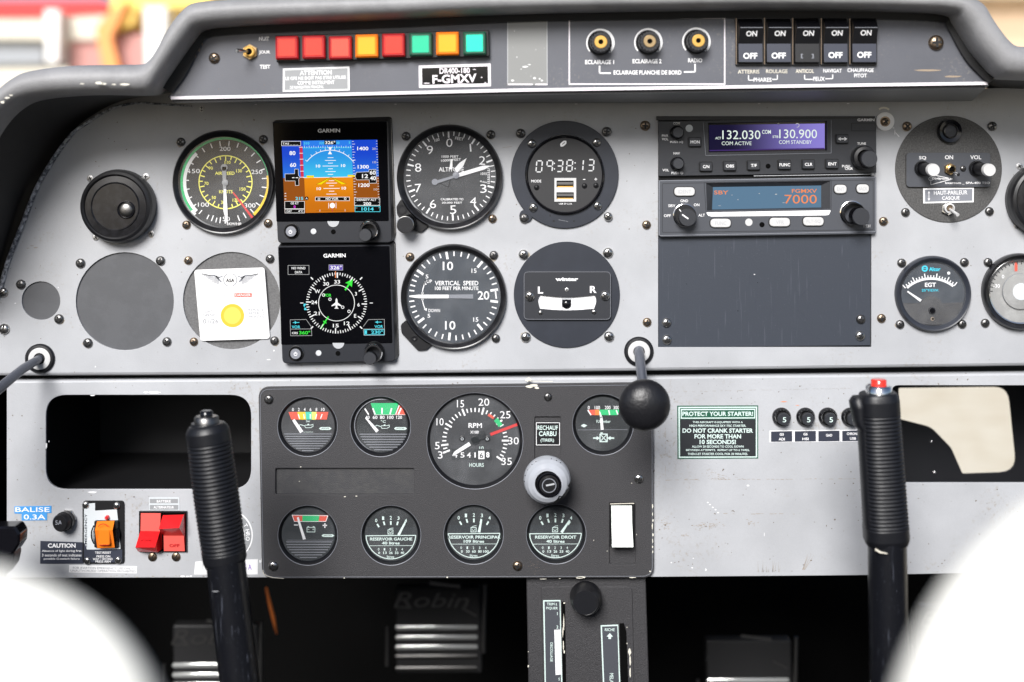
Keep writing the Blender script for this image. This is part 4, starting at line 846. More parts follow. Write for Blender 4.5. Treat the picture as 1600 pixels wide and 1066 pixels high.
        b.rect(702, 756, 908, 800, H2, 'e_blk'); b.frame(700, 753, 911, 803, 4, H2+.1, 'e_cyan'); b.t('1014', 806, 779, 28, 'e_cyan', w=100, h=H2+.2, bold=.02)
        for y in (650, 672, 696): b.line(120, y, 134, y, 5, H2, 'e_white')
    else:
        H2 = H+.1; C = (549, 516)
        for k in range(72):
            a = k*5+2; mj = (k % 6) == 0; md = k % 2 == 0; b.tick(*C, a, 208 if mj else (226 if md else 232), 252, 9 if mj else 6.5, H2, 'e_white')
        b.ring(*C, 146, 151, H2, 'e_white')
        for s_, x, y in (('33', 554, 341), ('30', 463, 358), ('W', 391, 420), ('24', 365, 510), ('21', 386, 602), ('15', 543, 703), ('12', 634, 684), ('E', 703, 622), ('6', 731, 530), ('3', 709, 440)): b.t(s_, x, y, 30, 'e_white', w=48 if len(s_) > 1 else None, h=H2, bold=.015)
        for a in (-45, 45, 135, 225): b.tick(*C, a, 274, 300, 9, H2, 'e_white')
        b.tick(*C, 90, 274, 300, 6, H2, 'e_white'); b.tick(*C, 270, 274, 300, 6, H2, 'e_white')
        b.rect(488, 202, 600, 244, H2, 'e_vio2'); b.frame(485, 199, 602, 246, 3, H2+.1, 'e_grey'); b.t('326°', 545, 223, 32, 'e_white', w=94, h=H2+.2, bold=.02); b.line(541, 254, 541, 308, 8, H2+.2, 'e_orl'); b.line(553, 266, 555, 304, 8, H2+.1, 'e_white')
        b.flat([(548, 474), (557, 490), (558, 512), (590, 536), (590, 544), (557, 534), (555, 552), (568, 562), (530, 562), (542, 552), (541, 534), (508, 544), (508, 536), (540, 512), (541, 490)], H2, 'e_white')
        b.line(620, 410, 652, 362, 14, H2, 'e_grn'); b.flat([(684, 318), (620, 350), (648, 358), (676, 384)], H2, 'e_grn'); b.line(418, 728, 482, 628, 11, H2, 'e_grn'); b.line(440, 664, 466, 684, 8, H2, 'e_grn')
        b.t('VOR', 474, 452, 24, 'e_grn', w=64, h=H2, bold=.02)
        for x, y in ((442, 450), (495, 485), (600, 551), (652, 585)): b.ring(x, y, 8, 13, H2+.1, 'e_white', 18)
        b.flat([(278, 522), (300, 522), (284, 545), (308, 574), (282, 574), (282, 560), (290, 558), (276, 540)], H2, 'e_cyan')
        b.frame(147, 204, 323, 282, 3, H2, 'e_grey'); b.t('NO WIND', 235, 228, 20, 'e_white', w=114, h=H2, bold=.015); b.t('DATA', 236, 262, 20, 'e_white', w=60, h=H2, bold=.015)
        b.poly([(166, 655), (298, 652), (340, 710), (345, 785), (170, 787), (166, 655)], 3, H2, 'e_grey'); b.line(170, 732, 342, 730, 3, H2, 'e_grey'); b.t('VOR', 214, 714, 24, 'e_cyan', w=70, h=H2, bold=.015); b.line(188, 678, 242, 677, 5, H2, 'e_cyan'); b.flat([(204, 664), (222, 677), (206, 690)], H2, 'e_cyan')
        b.t('CRS', 205, 764, 18, 'e_white', w=48, h=H2, bold=.015); b.t('360°', 286, 761, 30, 'e_grn', w=92, h=H2, bold=.02)
        b.poly([(770, 710), (812, 653), (944, 651), (946, 781), (776, 783), (770, 732), (944, 730)], 3, H2, 'e_grey'); b.t('VOR', 898, 711, 24, 'e_cyan', w=70, h=H2, bold=.015); b.line(868, 674, 922, 674, 5, H2, 'e_cyan'); b.flat([(890, 661), (872, 674), (890, 687)], H2, 'e_cyan')
        b.frame(778, 734, 944, 780, 4, H2+.1, 'e_cyan'); b.t('230°', 884, 756, 28, 'e_cyan', w=96, h=H2, bold=.02); b.rect(784, 742, 800, 772, H2, 'e_cyan')
    b.done()
    dx, dy = (0, 0) if first else (42, -34)
    b = z(th.mb('power_button')); b.lathe(178+dx*.9, 962+dy*.9, [(64, 14), (64, 16), (58, 17), (46, 15.5), (46, 21), (42, 22), (.1, 22)], 'black', 40, ms=['black', 'steeld', 'black', 'black', 'steeld', 'dgrey'])
    b.ring(174+dx, 967+dy, 10, 15, 22.3, 'white', 20); b.line(174+dx, 948+dy, 174+dx, 966+dy, 5, 22.4, 'white'); b.done()
    b = z(th.mb('light_sensor')); b.disc(358+dx, 964+dy, 24, 15.4, 'ghost', 28); b.disc(360+dx, 962+dy, 19, 15.6, 'gpale', 28); b.disc(522+dx*.9, 967+dy, 20, 15.2, 'void', 24); b.done()
    b = z(th.mb('card_notch')); b.arc(522+dx, 880+dy, 0, 48, 90, 270, 15.8, 'ghost', 20); b.done()
    b = z(th.mb('knob')); b.lathe(824+dx*.9, 950+dy, [(82, 14), (84, 18), (80, 19.5)], 'steeld', 44); b.lathe(822+dx*.9, 952+dy, [(80, 19), (76, 30), (70, 32), (56, 32)], 'black', 44, ms=['black', 'chrome', 'black']); b.lathe(802+dx*.9, 986+dy, [(52, 30), (52, 42), (48, 44), (.1, 44)], 'black', 40, ms=['black', 'btn', 'btn']); b.done()
g5(425, 180, 'upper square display showing blue sky and orange ground horizon', True)
g5(425, 375, 'lower square display showing a black compass rose with green needle', False)

# ============================================================ radio stack
Z = (1010, 160, 4.2105)
th = T('radio', 'black radio with violet screen reading 132.030 and 130.900', 'radio', 1195, 228, 0)
def zz(n): b = th.mb(n); b.z(*Z); return b
b = zz('faceplate'); b.box(64, 92, 1498, 120, 1, 6, 'black', 0, .3)
b.plate([(76, 128), (1500, 108), (1502, 462), (80, 484)], [[(400, 136), (1180, 124), (1180, 318), (404, 330)]], 1, 9, 'unit', .6)
b.box(78, 484, 1500, 508, -4, 0, 'blk'); b.line(700, 484, 1490, 472, 4, 8, 'ghost')
b.add([(368, 134, 9.2), (1206, 120, 9.2), (1206, 334, 9.2), (384, 350, 9.2), (400, 140, 4), (1180, 128, 4), (1180, 316, 4), (404, 328, 4)], [(0, 1, 5, 4), (1, 2, 6, 5), (2, 3, 7, 6), (3, 0, 4, 7)], 'black')
b.poly([(368, 134), (384, 350), (1206, 334), (1206, 120)], 3, 9.4, 'dgrey')
for s_, x, y, w in (('COM', 193, 140, 44), ('PWR', 118, 221, 42), ('VOL', 118, 243, 42), ('PUSH SQ', 194, 263, 84), ('NAV', 194, 336, 42), ('VOL', 122, 446, 42), ('PUSH ID', 198, 465, 76), ('TUNE', 1405, 272, 58), ('PUSH', 1303, 420, 52), ('CRSR', 1322, 436, 52)): b.t(s_, x, y, 16, h=9.6, w=w, bold=.012)
b.t('GARMIN', 1433, 117, 18, h=9.6, w=112, bold=.03); b.frame(1338, 137, 1500, 190, 3, 9.5, 'blk'); b.disc(276, 172, 24, 9.4, 'gpale'); b.disc(793, 420, 16, 9.3, 'void')
b.done()
b = zz('screen'); b.flat([(398, 138), (1182, 126), (1182, 318), (402, 330)], 2.5, 'gloss')
b.flat([(410, 150), (1170, 140), (1170, 308), (412, 322)], 2.8, 'e_violet'); b.line(412, 318, 1168, 304, 8, 2.9, 'e_vio'); b.disc(866, 142, 6, 3, 'ghost', 12); b.arc(990, 152, 10, 14, -60, 200, 3, 'e_grey')
b.t('132.030', 622, 214, 58, 'e_txt', w=250, h=3.5, bold=.0); b.t('130.900', 995, 208, 58, 'e_txt', w=248, h=3.5, bold=.0); b.t('COM', 787, 195, 26, 'e_txt', w=58, h=3.5); b.t('ACT', 470, 236, 16, 'e_txt', w=38, h=3.5); b.t('STB', 846, 227, 16, 'e_txt', w=38, h=3.5)
b.t('COM ACTIVE', 591, 270, 24, 'e_txt', w=196, h=3.5, bold=0); b.t('COM STANDBY', 977, 262, 24, 'e_txt', w=216, h=3.5, bold=0); b.done('violet screen with pale frequency digits')
def button(txt, x0, y0, x1, y1, face='btn', tm='white', r=10, hh=20, w=None, h0=9, h1=15):
    b = zz('button'); b.prism(rrect(x0, y0, x1, y1, r), h0, h0+1.2, 'blk'); b.prism(rrect(x0+5, y0+5, x1-5, y1-5, r), h0, h1, face, .8)
    if txt == '<->': b.line(x0+24, (y0+y1)/2, x1-24, (y0+y1)/2, 6, h1+.3, tm); b.flat([(x0+14, (y0+y1)/2), (x0+32, (y0+y1)/2-12), (x0+32, (y0+y1)/2+12)], h1+.3, tm); b.flat([(x1-14, (y0+y1)/2), (x1-32, (y0+y1)/2-12), (x1-32, (y0+y1)/2+12)], h1+.3, tm)
    else: b.t(txt, (x0+x1)/2, (y0+y1)/2, hh, tm, w=w, h=h1+.3, bold=.02 if face == 'btn' else 0)
    b.done()
for s_, x, y, w in (('MON', 311, 262, 60), ('C/N', 383, 423, 42), ('OBS', 539, 419, 54), ('T/F', 695, 415, 40), ('FUNC', 897, 411, 70), ('CLR', 1053, 408, 50), ('ENT', 1208, 405, 54)): button(s_, x-45, y-34, x+45, y+34, w=w)
button('<->', 1230, 210, 1318, 274)
def knob2(x, y, r, lab=None, small=1, dx=6, dy=8, big=False):
    b = zz('knob'); b.lathe(x, y, [(r, 9), (r, 13), (r-4, 16), (r*.8, 17)], 'black', 40, ms=['black', 'black', 'gloss'])
    b.lathe(x, y, [(r*.8, 15), (r*.78, 34 if big else 26), (r*.7, 36 if big else 28), (.1, 36 if big else 28)], 'black', 40, ms=['black', 'btn', 'btn']); b.done()
knob2(194, 200, 46); knob2(196, 403, 46)
b = zz('knob'); b.lathe(1408, 362, [(76, 9), (78, 20), (70, 26), (50, 27)], 'black', 44); 
for k in range(30): b.line(*pol(1408, 362, 74, k*12), *pol(1408, 362, 79, k*12), 3, 21, 'btn')
b.lathe(1420, 372, [(54, 24), (54, 38), (50, 41), (.1, 41)], 'black', 44, ms=['black', 'btn', 'btn']); b.done()
# transponder
th = T('transponder', 'grey transponder with blue screen reading SBY and 7000', 'transponder', 1196, 320, 0)
b = zz('faceplate'); 
b.plate(rpoly([(76, 512), (1500, 488), (1500, 855), (1485, 862), (92, 882), (76, 870)], 8), [[(386, 528), (1200, 514), (1200, 700), (392, 712)]], 1, 10, 'unit2', .8)
b.outline(rpoly([(98, 532), (1482, 508), (1482, 838), (98, 856)], 10), 4, 10.2, 'unit'); b.outline(rpoly([(78, 514), (1498, 490), (1498, 850), (78, 876)], 10), 4, 10.2, 'dgrey')
b.add([(372, 526, 10.4), (1208, 510, 10.4), (1206, 706, 10.4), (384, 716, 10.4), (440, 560, 2), (1142, 550, 2), (1142, 690, 2), (434, 704, 2)], [(0, 1, 5, 4), (1, 2, 6, 5), (2, 3, 7, 6), (3, 0, 4, 7)], 'unit')
b.flat(rpoly([(384, 722), (1204, 708), (1190, 738), (1170, 742), (420, 750), (400, 744)], 6), 10.5, 'white'); b.t('T R G', 786, 729, 18, 'ghost', w=64, h=10.8)
for s_, x, y, w in (('GND', 243, 647, 50), ('SBY', 162, 679, 48), ('ON', 324, 673, 36), ('OFF', 133, 744, 46), ('ALT', 357, 741, 42), ('TT31', 1436, 812, 48)): b.t(s_, x, y, 18, h=10.6, w=w)
b.disc(666, 787, 24, 10.3, 'nylon'); b.disc(752, 803, 17, 10.3, 'void'); b.done()
b = zz('screen'); b.flat([(428, 552), (1150, 542), (1150, 696), (428, 708)], 2.6, 'e_lcd'); b.line(432, 690, 1140, 682, 6, 2.8, 'e_cyan') if 0 else None
b.t('SBY', 490, 593, 26, 'e_orl', w=94, h=3.2, bold=.01); b.t('FGMXV', 1036, 583, 26, 'e_orl', w=164, h=3.2, bold=.01); b.t('7000', 1012, 637, 58, 'e_orl', w=212, h=3.2, bold=.0)
b.chips([(600, 640, 6, 3), (480, 680, 12, 2), (850, 605, 10, 5), (740, 600, 5, 3), (560, 610, 8, 2), (900, 660, 12, 2)], 'e_grey', 3); b.done('blue screen with orange characters')
for s_, x0, x1, y, w in (('IDENT', 174, 314, 586, 84), ('FUNC', 410, 549, 792, 72), ('VFR', 796, 936, 786, 52), ('FLT-SQ', 1016, 1156, 781, 92), ('ENT', 1220, 1306, 570, 48), ('BACK', 1366, 1452, 567, 58)): button(s_, x0-2, y-33, x1+2, y+33, 'nylon', 'ghost', 32, 22, w, 10, 14)
b = zz('mode_knob'); b.lathe(245, 742, [(76, 10), (76, 12), (72, 12.4)], 'chrome', 48); b.lathe(245, 742, [(72, 10), (70, 24), (66, 26), (.1, 26)], 'black', 48); b.lathe(252, 752, [(56, 26), (54, 34), (.1, 34)], 'unit', 40); b.line(202, 700, 222, 726, 6, 26.4, 'white'); b.line(216, 732, 256, 760, 9, 34.4, 'white'); b.done()
b = zz('knob'); b.lathe(1340, 726, [(80, 10), (80, 12), (75, 12.4)], 'chrome', 48); b.lathe(1342, 728, [(74, 10), (72, 24), (66, 26)], 'black', 48); b.lathe(1364, 744, [(58, 22), (56, 42), (53, 44), (.1, 44)], 'black', 44, ms=['gloss', 'btn', 'btn']); b.done()
# blank plate
bp_ = T('blanking_plate', 'large plain dark slate rectangle below the transponder', 'cover plate', 1195, 455, 0)
b = bp_.mb('plate_sheet'); b.prism([(1029, 366), (1361, 360), (1360, 540), (1029, 543.5)], -5, -1, 'slate', .4)
b.chips([(1179, 429, 1.6, .8)], 'white', -.6); b.chips([(1073, 444, .8, .8), (1184, 442, .8, .8), (1153, 486, .9, .9)], 'void', -.6)
def scr(P, w=.5, m='blk'): b.poly(P, w, -.7, m)
b.poly([(1268, 440), (1262, 452), (1254, 460), (1247, 465)], .5, -.7, 'navy'); b.poly([(1133, 380), (1134, 392), (1133.5, 408)], .5, -.7, 'navy'); b.poly([(1210, 462), (1209, 486), (1207, 505)], .5, -.7, 'navy'); b.poly([(1172, 430), (1171, 444)], .5, -.7, 'navy')
b.poly([(1247, 465), (1247, 485), (1256, 492), (1262, 500)], .4, -.7, 'navy'); b.poly([(1182, 455), (1180, 482)], .5, -.7, 'navy'); b.done()
screws(bp_, [(1041.5, 504.5, 7.4, 'steel'), (1042, 531, 7.6, 'steel'), (1345, 499, 7.2, 'dark'), (1344, 525, 7.6, 'steel')], h=-1)

# ============================================================ intercom, EGT, right gauge
th = T('intercom', 'round intercom panel with white SQ and VOL knobs', 'intercom', 1481, 264, 0, 'round flight instruments'); Z = (1360, 160, 5.33)
b = zz('mounting_disc'); b.lathe(648, 556, [(444, 0), (444, 1.6), (440, 2), (.1, 2)], 'interc', 80); b.done()
b = zz('face_plate'); b.prism(rrect(288, 418, 990, 706, 34), 2, 6, 'interc', .5, mtop='unit2'); H = 6.4
b.t('SQ', 424, 464, 32, h=H, w=60, bold=.02); b.t('ON', 643, 458, 34, h=H, w=68, bold=.02); b.t('VOL', 865, 458, 34, h=H, w=92, bold=.02)
b.t('Digitronic', 575, 637, 26, h=H, w=150, bold=.02); b.poly([(492, 600), (672, 638), (492, 686), (492, 600)], 5, H, 'white'); b.ring(492, 636, 14, 19, H, 'white', 20)
b.t('Intercom _ SPA-400 TSO', 797, 672, 22, h=H, w=370, bold=.02); b.done()
b = zz('placard'); b.prism([(434, 716), (856, 706), (854, 832), (436, 842)], 2, 3, 'white'); b.prism([(448, 729), (844, 720), (842, 819), (450, 828)], 3, 3.4, 'dgrey'); b.t('HAUT-PARLEUR', 661, 752, 34, h=3.8, w=278, bold=.012, rot=-1); b.t('CASQUE', 663, 799, 34, h=3.8, w=146, bold=.012, rot=-1)
b.line(481, 756, 481, 802, 5, 3.8, 'white'); b.flat([(471, 758), (481, 738), (491, 758)], 3.8, 'white'); b.flat([(471, 800), (481, 820), (491, 800)], 3.8, 'white'); b.done('white bordered HAUT-PARLEUR CASQUE placard')
for x, x2 in ((418, 447), (870, 902)):
    b = zz('knob'); b.lathe(x, 550, [(64, 6), (64, 10), (58, 14)], 'black', 40); b.sweep([(x+4, 552, 10), (x2, 562, 40)], [52, 50], 'black', 36); b.sweep([(x2-2, 561, 38), (x2, 562, 44), (x2, 562, 46)], [53, 52, 49], 'nylon', 36); b.done()
b = zz('push_button'); b.lathe(648, 241, [(100, 2), (100, 8), (92, 12), (62, 11), (58, 14), (52, 15), (48, 12), (.1, 13)], 'gloss', 48, ms=['black', 'gloss', 'gloss', 'black', 'steeld', 'black', 'btn']); b.done()
b = zz('toggle_switch'); b.prism(circ(648, 556, 50, 6), 6, 11, 'brass', .6); b.lathe(648, 556, [(34, 11), (34, 16), (24, 17), (22, 12)], 'brass'); b.disc(648, 556, 22, 14, 'void'); b.sweep([(648, 560, 8), (658, 584, 24), (666, 600, 36)], [9, 12, 14], 'chrome', 14); b.done()
b = zz('toggle_switch'); b.prism(circ(636, 885, 56, 6), 2, 7, 'chrome', .6); b.lathe(640, 880, [(42, 7), (42, 12), (30, 13), (26, 8)], 'nylon'); b.disc(646, 880, 24, 9, 'bronze'); b.sweep([(646, 884, 6), (656, 908, 20), (668, 930, 32)], [9, 12, 15], 'nylon', 14); b.done()
screws(th, [(1460, 265, 4.6, 'dark'), (1502.5, 263.5, 4.6, 'dark')], h=6)
screws(th, [(1417, 197.5, 7.4, 'bronze'), (1550, 197.5, 7.4, 'dark'), (1414.5, 332, 7, 'dark'), (1545.5, 330.5, 7, 'dark')])
th = T('exhaust_gas_gauge', 'round gauge marked EGT with cyan lettering', 'gauge', 1456, 459, 0, 'round flight instruments'); Z = (1360, 360, 5.33)
b = bezel(th, 1456.3, 458.6, 59, 50, 12, m='ringb'); b.done()
b = zz('dial'); b.disc(513, 522, 268, 3, 'dialv', 56); H = 3.4; C = (500, 650)
b.arc(500, 700, 290, 310, -42, 38, H, 'white')
for k in range(20): a = -44+k*4.35; mj = k in (0, 4, 8, 12, 16, 19); b.tick(500, 700, a, 306, 345 if mj else 328, 9, H, 'white')
b.t('Alcor', 530, 322, 34, 'cyan', w=94, h=H, bold=.03); b.ring(447, 318, 14, 26, H, 'cyan', 22); b.line(430, 318, 465, 318, 6, H+.1, 'cyan'); b.disc(646, 355, 13, H, 'white', 18)
b.t('EGT', 494, 452, 36, h=H, w=92, bold=.03); b.t('25°F/DIV.', 493, 497, 22, 'cyan', w=144, h=H, bold=.012)
lower = [(250, 603)]+[pol(500, 640, 95, a) for a in range(-68, 69, 8)]+[(760, 598), (752, 650), (690, 745), (600, 780), (500, 785), (400, 770), (310, 710), (265, 640)]
b.prism(lower, 3.2, 5, 'enginer'); b.line(300, 604, 410, 604, 3, 5.2, 'blk'); b.lathe(502, 665, [(30, 5), (30, 7), (22, 8), (.1, 8)], 'gloss', 24); b.disc(508, 734, 15, 5.3, 'rust'); b.disc(510, 734, 10, 5.5, 'void'); b.done()
b = zz('needle'); b.line(300, 506, 412, 584, 12, 5.4, 'white', 22); b.done()
glass(th, 1456.3, 458.6, 50.5, 8)
screws(th, [(1408.5, 411, 7, 'dark'), (1506.5, 410, 7, 'dark'), (1406, 507, 7, 'dark'), (1503, 506.5, 7, 'dark')])
th = T('outside_temperature_gauge', 'silvery dial thermometer cut off by the right edge of the photo', 'gauge', 1590, 453, 0, 'round flight instruments')
b = bezel(th, 1592, 455, 59.5, 50, 14); b.lathe(1592, 455, [(51, 7.5), (50, 9), (48, 8)], 'chrome', 64); b.done()
b = zz('dial'); C = (1237, 506); b.disc(*C, 262, 3, 'silver', 56); H = 3.4
for k in range(22): b.tick(*C, -90+k*8.5, 224, 252, 7, H, 'black')
b.rect(1194, 262, 1218, 340, H, 'redo'); b.t('0', 1098, 384, 32, h=H); b.t('-30', 1044, 462, 32, h=H, w=56); b.arc(*C, 246, 256, -92, -60, H+.1, 'black')
b.lathe(*C, [(150, 4), (146, 7), (70, 9), (.1, 10)], 'gpale', 48, ms=['sgrey', 'silver', 'gpale']); b.done()
glass(th, 1592, 455, 50, 9)
screws(th, [(1543.5, 410, 7, 'dark'), (1539, 505, 7, 'dark')])

# ============================================================ engine gauge panel
ep = T('engine_panel', 'black speckled plastic sub panel holding the engine and fuel gauges', 'gauge panel', 712, 750, 0)
b = ep.mb('panel_plate')
G = [(480.5, 666.5, 47), (594.5, 666.5, 47.5), (742, 689, 75.5), (942, 663.5, 48), (481, 836.5, 47), (611, 836.5, 47), (740, 835, 47.5), (869, 834.5, 47.5)]
b.plate(rpoly([(404.5, 606), (1014, 599), (1020, 620), (1021, 902), (410, 903.5)], [16, 10, 10, 16, 18], 7),
        [circ(x, y, r, 56) for x, y, r in G]+[rrect(429.5, 731, 648, 773.5, 4), rrect(834.5, 650.5, 877, 720, 3), rrect(951.5, 785, 993.5, 883, 5)], -8, 0, 'engine', .8)
b.box(425, 727, 652, 778, -8, -5, 'enginer'); b.box(831, 648, 880, 722, -9, -4, 'engine'); b.box(949, 783, 996, 886, -9, -4, 'engine')
b.outline(rpoly([(406, 608), (1013, 601), (1019, 620), (1019.5, 900.5), (411.5, 902)], [16, 10, 10, 16, 18], 7), .7, .9, 'dgrey')
H = 1.2; random.seed(5)
b.chips([(470, 729.5, 1.6, 1), (539, 776, 2, 1), (557, 775, 2, 1), (468, 752, 1, .8), (538, 903, 1.4, 1), (699, 902, 1.6, 1.6), (834, 591+11, 8, 3), (839, 606, 5, 2)], 'chip', H)
b.z(650, 770, 5.926); b.chips([(1525, 782, 60, 9), (1180, 797, 40, 3), (1330, 792, 12, 3)], 'chip', H)
b.z(800, 580, 3.135); b.chips([(333, 1012, 26, 6), (590, 1010, 20, 3), (676, 980, 5, 5), (688, 660, 4, 16), (688, 700, 3, 12), (690, 730, 4, 9), (687, 760, 4, 18), (690, 800, 4, 12), (689, 830, 3, 14), (688, 860, 4, 8), (689, 884, 3, 8), (610, 800, 2, 4), (466, 880, 2, 3), (400, 828, 3, 3), (586, 548, 3, 3), (530, 856, 12, 3), (85, 76, 24, 8), (80, 40, 20, 14)], 'chip', H); b.line(80, 48, 200, 50, 3, H, 'chip')
b.z(650, 770, 5.926)
for _ in range(34): b.chips([(1090+random.gauss(0, 50), 690+random.gauss(0, 40), random.uniform(1, 4), random.uniform(1, 3))], 'rust', .95)
b.z(400, 760, 6.154); b.poly([(66, 800), (75, 838), (110, 862), (170, 876), (270, 884)], 5, H, 'cream'); b.chips([(40, 720, 9, 26)], 'white', H); b.done()
screws(ep, [(420, 624, 7.2, 'dark'), (856, 620, 6.4, 'dark'), (998, 748, 7.4, 'steel'), (427, 884, 7.6, 'steel'), (808.5, 884, 7.6, 'bronze')])

def small_gauge(name, lab, cx, cy, r, m):
    th = T(name, lab, 'gauge', cx, cy, 0, 'small round engine gauges set in the black panel')
    b = th.mb('bezel'); b.lathe(cx, cy, [(r+.2, .9), (r-.6, .4), (r-3, -3), (r-5.2, -6.5), (r-6, -7)], 'black', 64, ms=['dgrey', 'black', 'rubber', 'black']); b.lathe(cx, cy, [(r-5.6, -6.4), (r-6.6, -6), (r-7, -6.8)], 'dgrey', 64); b.done()
    return th
def ridges(b, x0, x1, y0, n, dy, cx, cy, R, h, m1='dgrey', m2='dialk'):
    for k in range(n):
        y = y0+k*dy; d = R*R-(y-cy)**2
        if d <= 0: break
        w = math.sqrt(d); b.line(max(x0, cx-w), y, min(x1, cx+w), y, dy*.34, h, m1); b.line(max(x0, cx-w), y+dy*.45, min(x1, cx+w), y+dy*.45, dy*.3, h, m2)
def jaeger(b, x, y, w, H):
    b.flat([(x-w/2, y), (x-w*.36, y-13), (x+w*.36, y-13), (x+w/2, y), (x+w*.36, y+13), (x-w*.36, y+13)], H, 'mint'); b.t('JAEGER', x, y, 15, 'dialk', w=w*.66, h=H+.2, bold=.01)
def oilcan(b, x, y, k, H):
    b.outline([(x-30*k, y-12*k), (x+28*k, y-14*k), (x+46*k, y-22*k), (x+48*k, y+2*k), (x+24*k, y+16*k), (x-26*k, y+16*k), (x-36*k, y-4*k)], 5*k, H, 'mint'); b.poly([(x-36*k, y-4*k), (x-74*k, y-16*k), (x-84*k, y-4*k)], 6*k, H, 'mint'); b.rect(x-8*k, y-22*k, x+8*k, y-13*k, H, 'mint')
# oil pressure
th = small_gauge('oil_pressure_gauge', 'small gauge with red, yellow and green band, figures 0 to 10', 480.5, 666.5, 47, 'dialr'); Z = (400, 590, 5.923)
b = zz('dial'); b.disc(475, 458, 250, -6, 'dial', 56); H = -5.5
bd = [(295, 325), (665, 325), (650, 396), (320, 396)]
for (xa, xb, m) in ((0, .22, 'redo'), (.22, .42, 'yell'), (.42, .58, 'teal'), (.58, .7, 'yel'), (.7, 1, 'redo')):
    b.flat([(295+370*xa, 325), (295+370*xb, 325), (320+330*xb, 396), (320+330*xa, 396)], H, m)
for k, s_ in enumerate(('0', '2', '4', '6', '8', '10')): x = 336+k*54.5; b.t(s_, x+(6 if k == 5 else 0), 303, 30, h=H, w=16 if k < 5 else 32); 
for x, sl in ((392, -14), (440, -8), (497, 0), (552, 10), (600, 16)): b.line(x+sl*.5, 345, x-sl*.5, 388, 9, H+.3, 'white')
b.t('bar', 478, 410, 20, 'mint', h=H); oilcan(b, 478, 458, 1, H); jaeger(b, 636, 479, 116, H); b.line(410, 512, 525, 512, 3, H, 'mint'); ridges(b, 250, 700, 530, 8, 22, 475, 458, 232, H); b.done()
b = zz('needle'); b.line(342, 396, 420, 512, 26, -4, 'white', 34); b.done(); glass(th, 480.5, 666.5, 41, -3)
# oil temperature
th = small_gauge('oil_temperature_gauge', 'small gauge with wide green band and red end, figures 40 to 120', 594.5, 666.5, 47.5, 'dialk')
b = zz('dial'); b.disc(1176, 460, 250, -6, 'dialk', 56); H = -5.5
b.flat([(1058, 243), (1318, 243), (1280, 350), (1090, 350)], H, 'green'); b.flat([(1318, 258), (1345, 275), (1378, 350), (1284, 350)], H, 'redo'); b.line(1090, 351, 1378, 351, 3, H+.2, 'white'); b.line(1290, 345, 1322, 262, 8, H+.2, 'white')
for x, y, sl in ((1025, 322, -36), (1090, 318, -22), (1163, 315, 0), (1243, 318, 16), (1325, 318, 26)): b.line(x+sl*.6, y-28, x-sl*.4, y+28, 13, H+.3, 'white')
for s_, x, w in (('40', 1029, 38), ('60', 1098, 44), ('80', 1165, 44), ('100', 1241, 58), ('120', 1322, 54)): b.t(s_, x, 375, 30, h=H, w=w, bold=.015)
b.t('°C', 1175, 414, 24, 'mint', w=46, h=H); oilcan(b, 1186, 464, 1, H); jaeger(b, 1334, 479, 122, H); b.line(945, 514, 1385, 514, 3, H, 'blk'); ridges(b, 950, 1400, 532, 7, 24, 1176, 460, 232, H); b.done()
b = zz('needle'); b.line(1012, 376, 1122, 505, 14, -4, 'white', 32); b.done(); glass(th, 594.5, 666.5, 41, -3)
# tachometer
th = small_gauge('tachometer', 'large RPM gauge with hour counter in the middle of the black panel', 742, 689, 75.5, 'dialr'); Z = (650, 590, 5.61)
b = zz('dial'); b.disc(516, 556, 408, -6, 'dialr', 72); H = -5.5; C = (516, 560)
def rp(v): return -112+(v-3)*(124+112-0)/32.0 if v > 5 else -112+(v-3)*6
# angles measured: 5:-98, 10:-62, 15:-23, 20:15, 25:54, 30:90, 35:124
A_ = {3: -111, 5: -98, 10: -60, 15: -22, 20: 15, 25: 53, 30: 90, 35: 126}
def ang(v):
    ks = sorted(A_); 
    for a, c in zip(ks, ks[1:]):
        if a <= v <= c: return A_[a]+(A_[c]-A_[a])*(v-a)/(c-a)
for v in [3, 4]+list(range(5, 36)):
    mj = v % 5 == 0 or v == 3; b.tick(*C, ang(v), 236 if mj else 252, 300 if mj else 288, 16 if mj else 11, H, 'white')
for s_, x, y, w in (('3', 211, 686, 40), ('5', 185, 604, 42), ('10', 209, 395, 62), ('15', 389, 236, 62), ('20', 594, 222, 96), ('25', 782, 333, 92), ('30', 855, 562, 92), ('35', 795, 742, 90)): b.t(s_, x, y, 64, h=H, w=w, bold=.0, m='white')
b.t('RPM', 518, 427, 42, 'white', w=118, h=H, bold=.02); b.t('X100', 512, 486, 26, 'white', w=76, h=H, bold=.02); b.t('HOURS', 530, 774, 34, 'mint', w=128, h=H, bold=.01); b.t('10', 574, 625, 28, 'mint', w=38, h=H)
b.arc(*C, 245, 268, 27, 40, H+.2, 'redo'); b.arc(*C, 240, 280, 44, 60, H+.2, 'green'); b.line(652, 506, 886, 418, 26, H+.4, 'red', 24)
b.rect(310, 632, 662, 730, H+.3, 'dialk')
for s_, x in (('4', 344), ('5', 406), ('4', 462), ('1', 517)): b.t(s_, x, 686, 46, 'white', w=36 if s_ != '1' else 12, h=H+.6, bold=.01)
b.rect(546, 650, 600, 722, H+.6, 'white'); b.t('6', 573, 690, 46, 'dialk', w=32, h=H+.9); b.t('8', 629, 684, 50, 'white', w=30, h=H+.6, bold=.03)
for x in (404, 624): b.lathe(x, 543, [(26, -6), (26, -4.5), (20, -4), (.1, -4)], 'black', 24); b.ring(x, 543, 8, 12, -3.7, 'gpale', 20)
b.done()
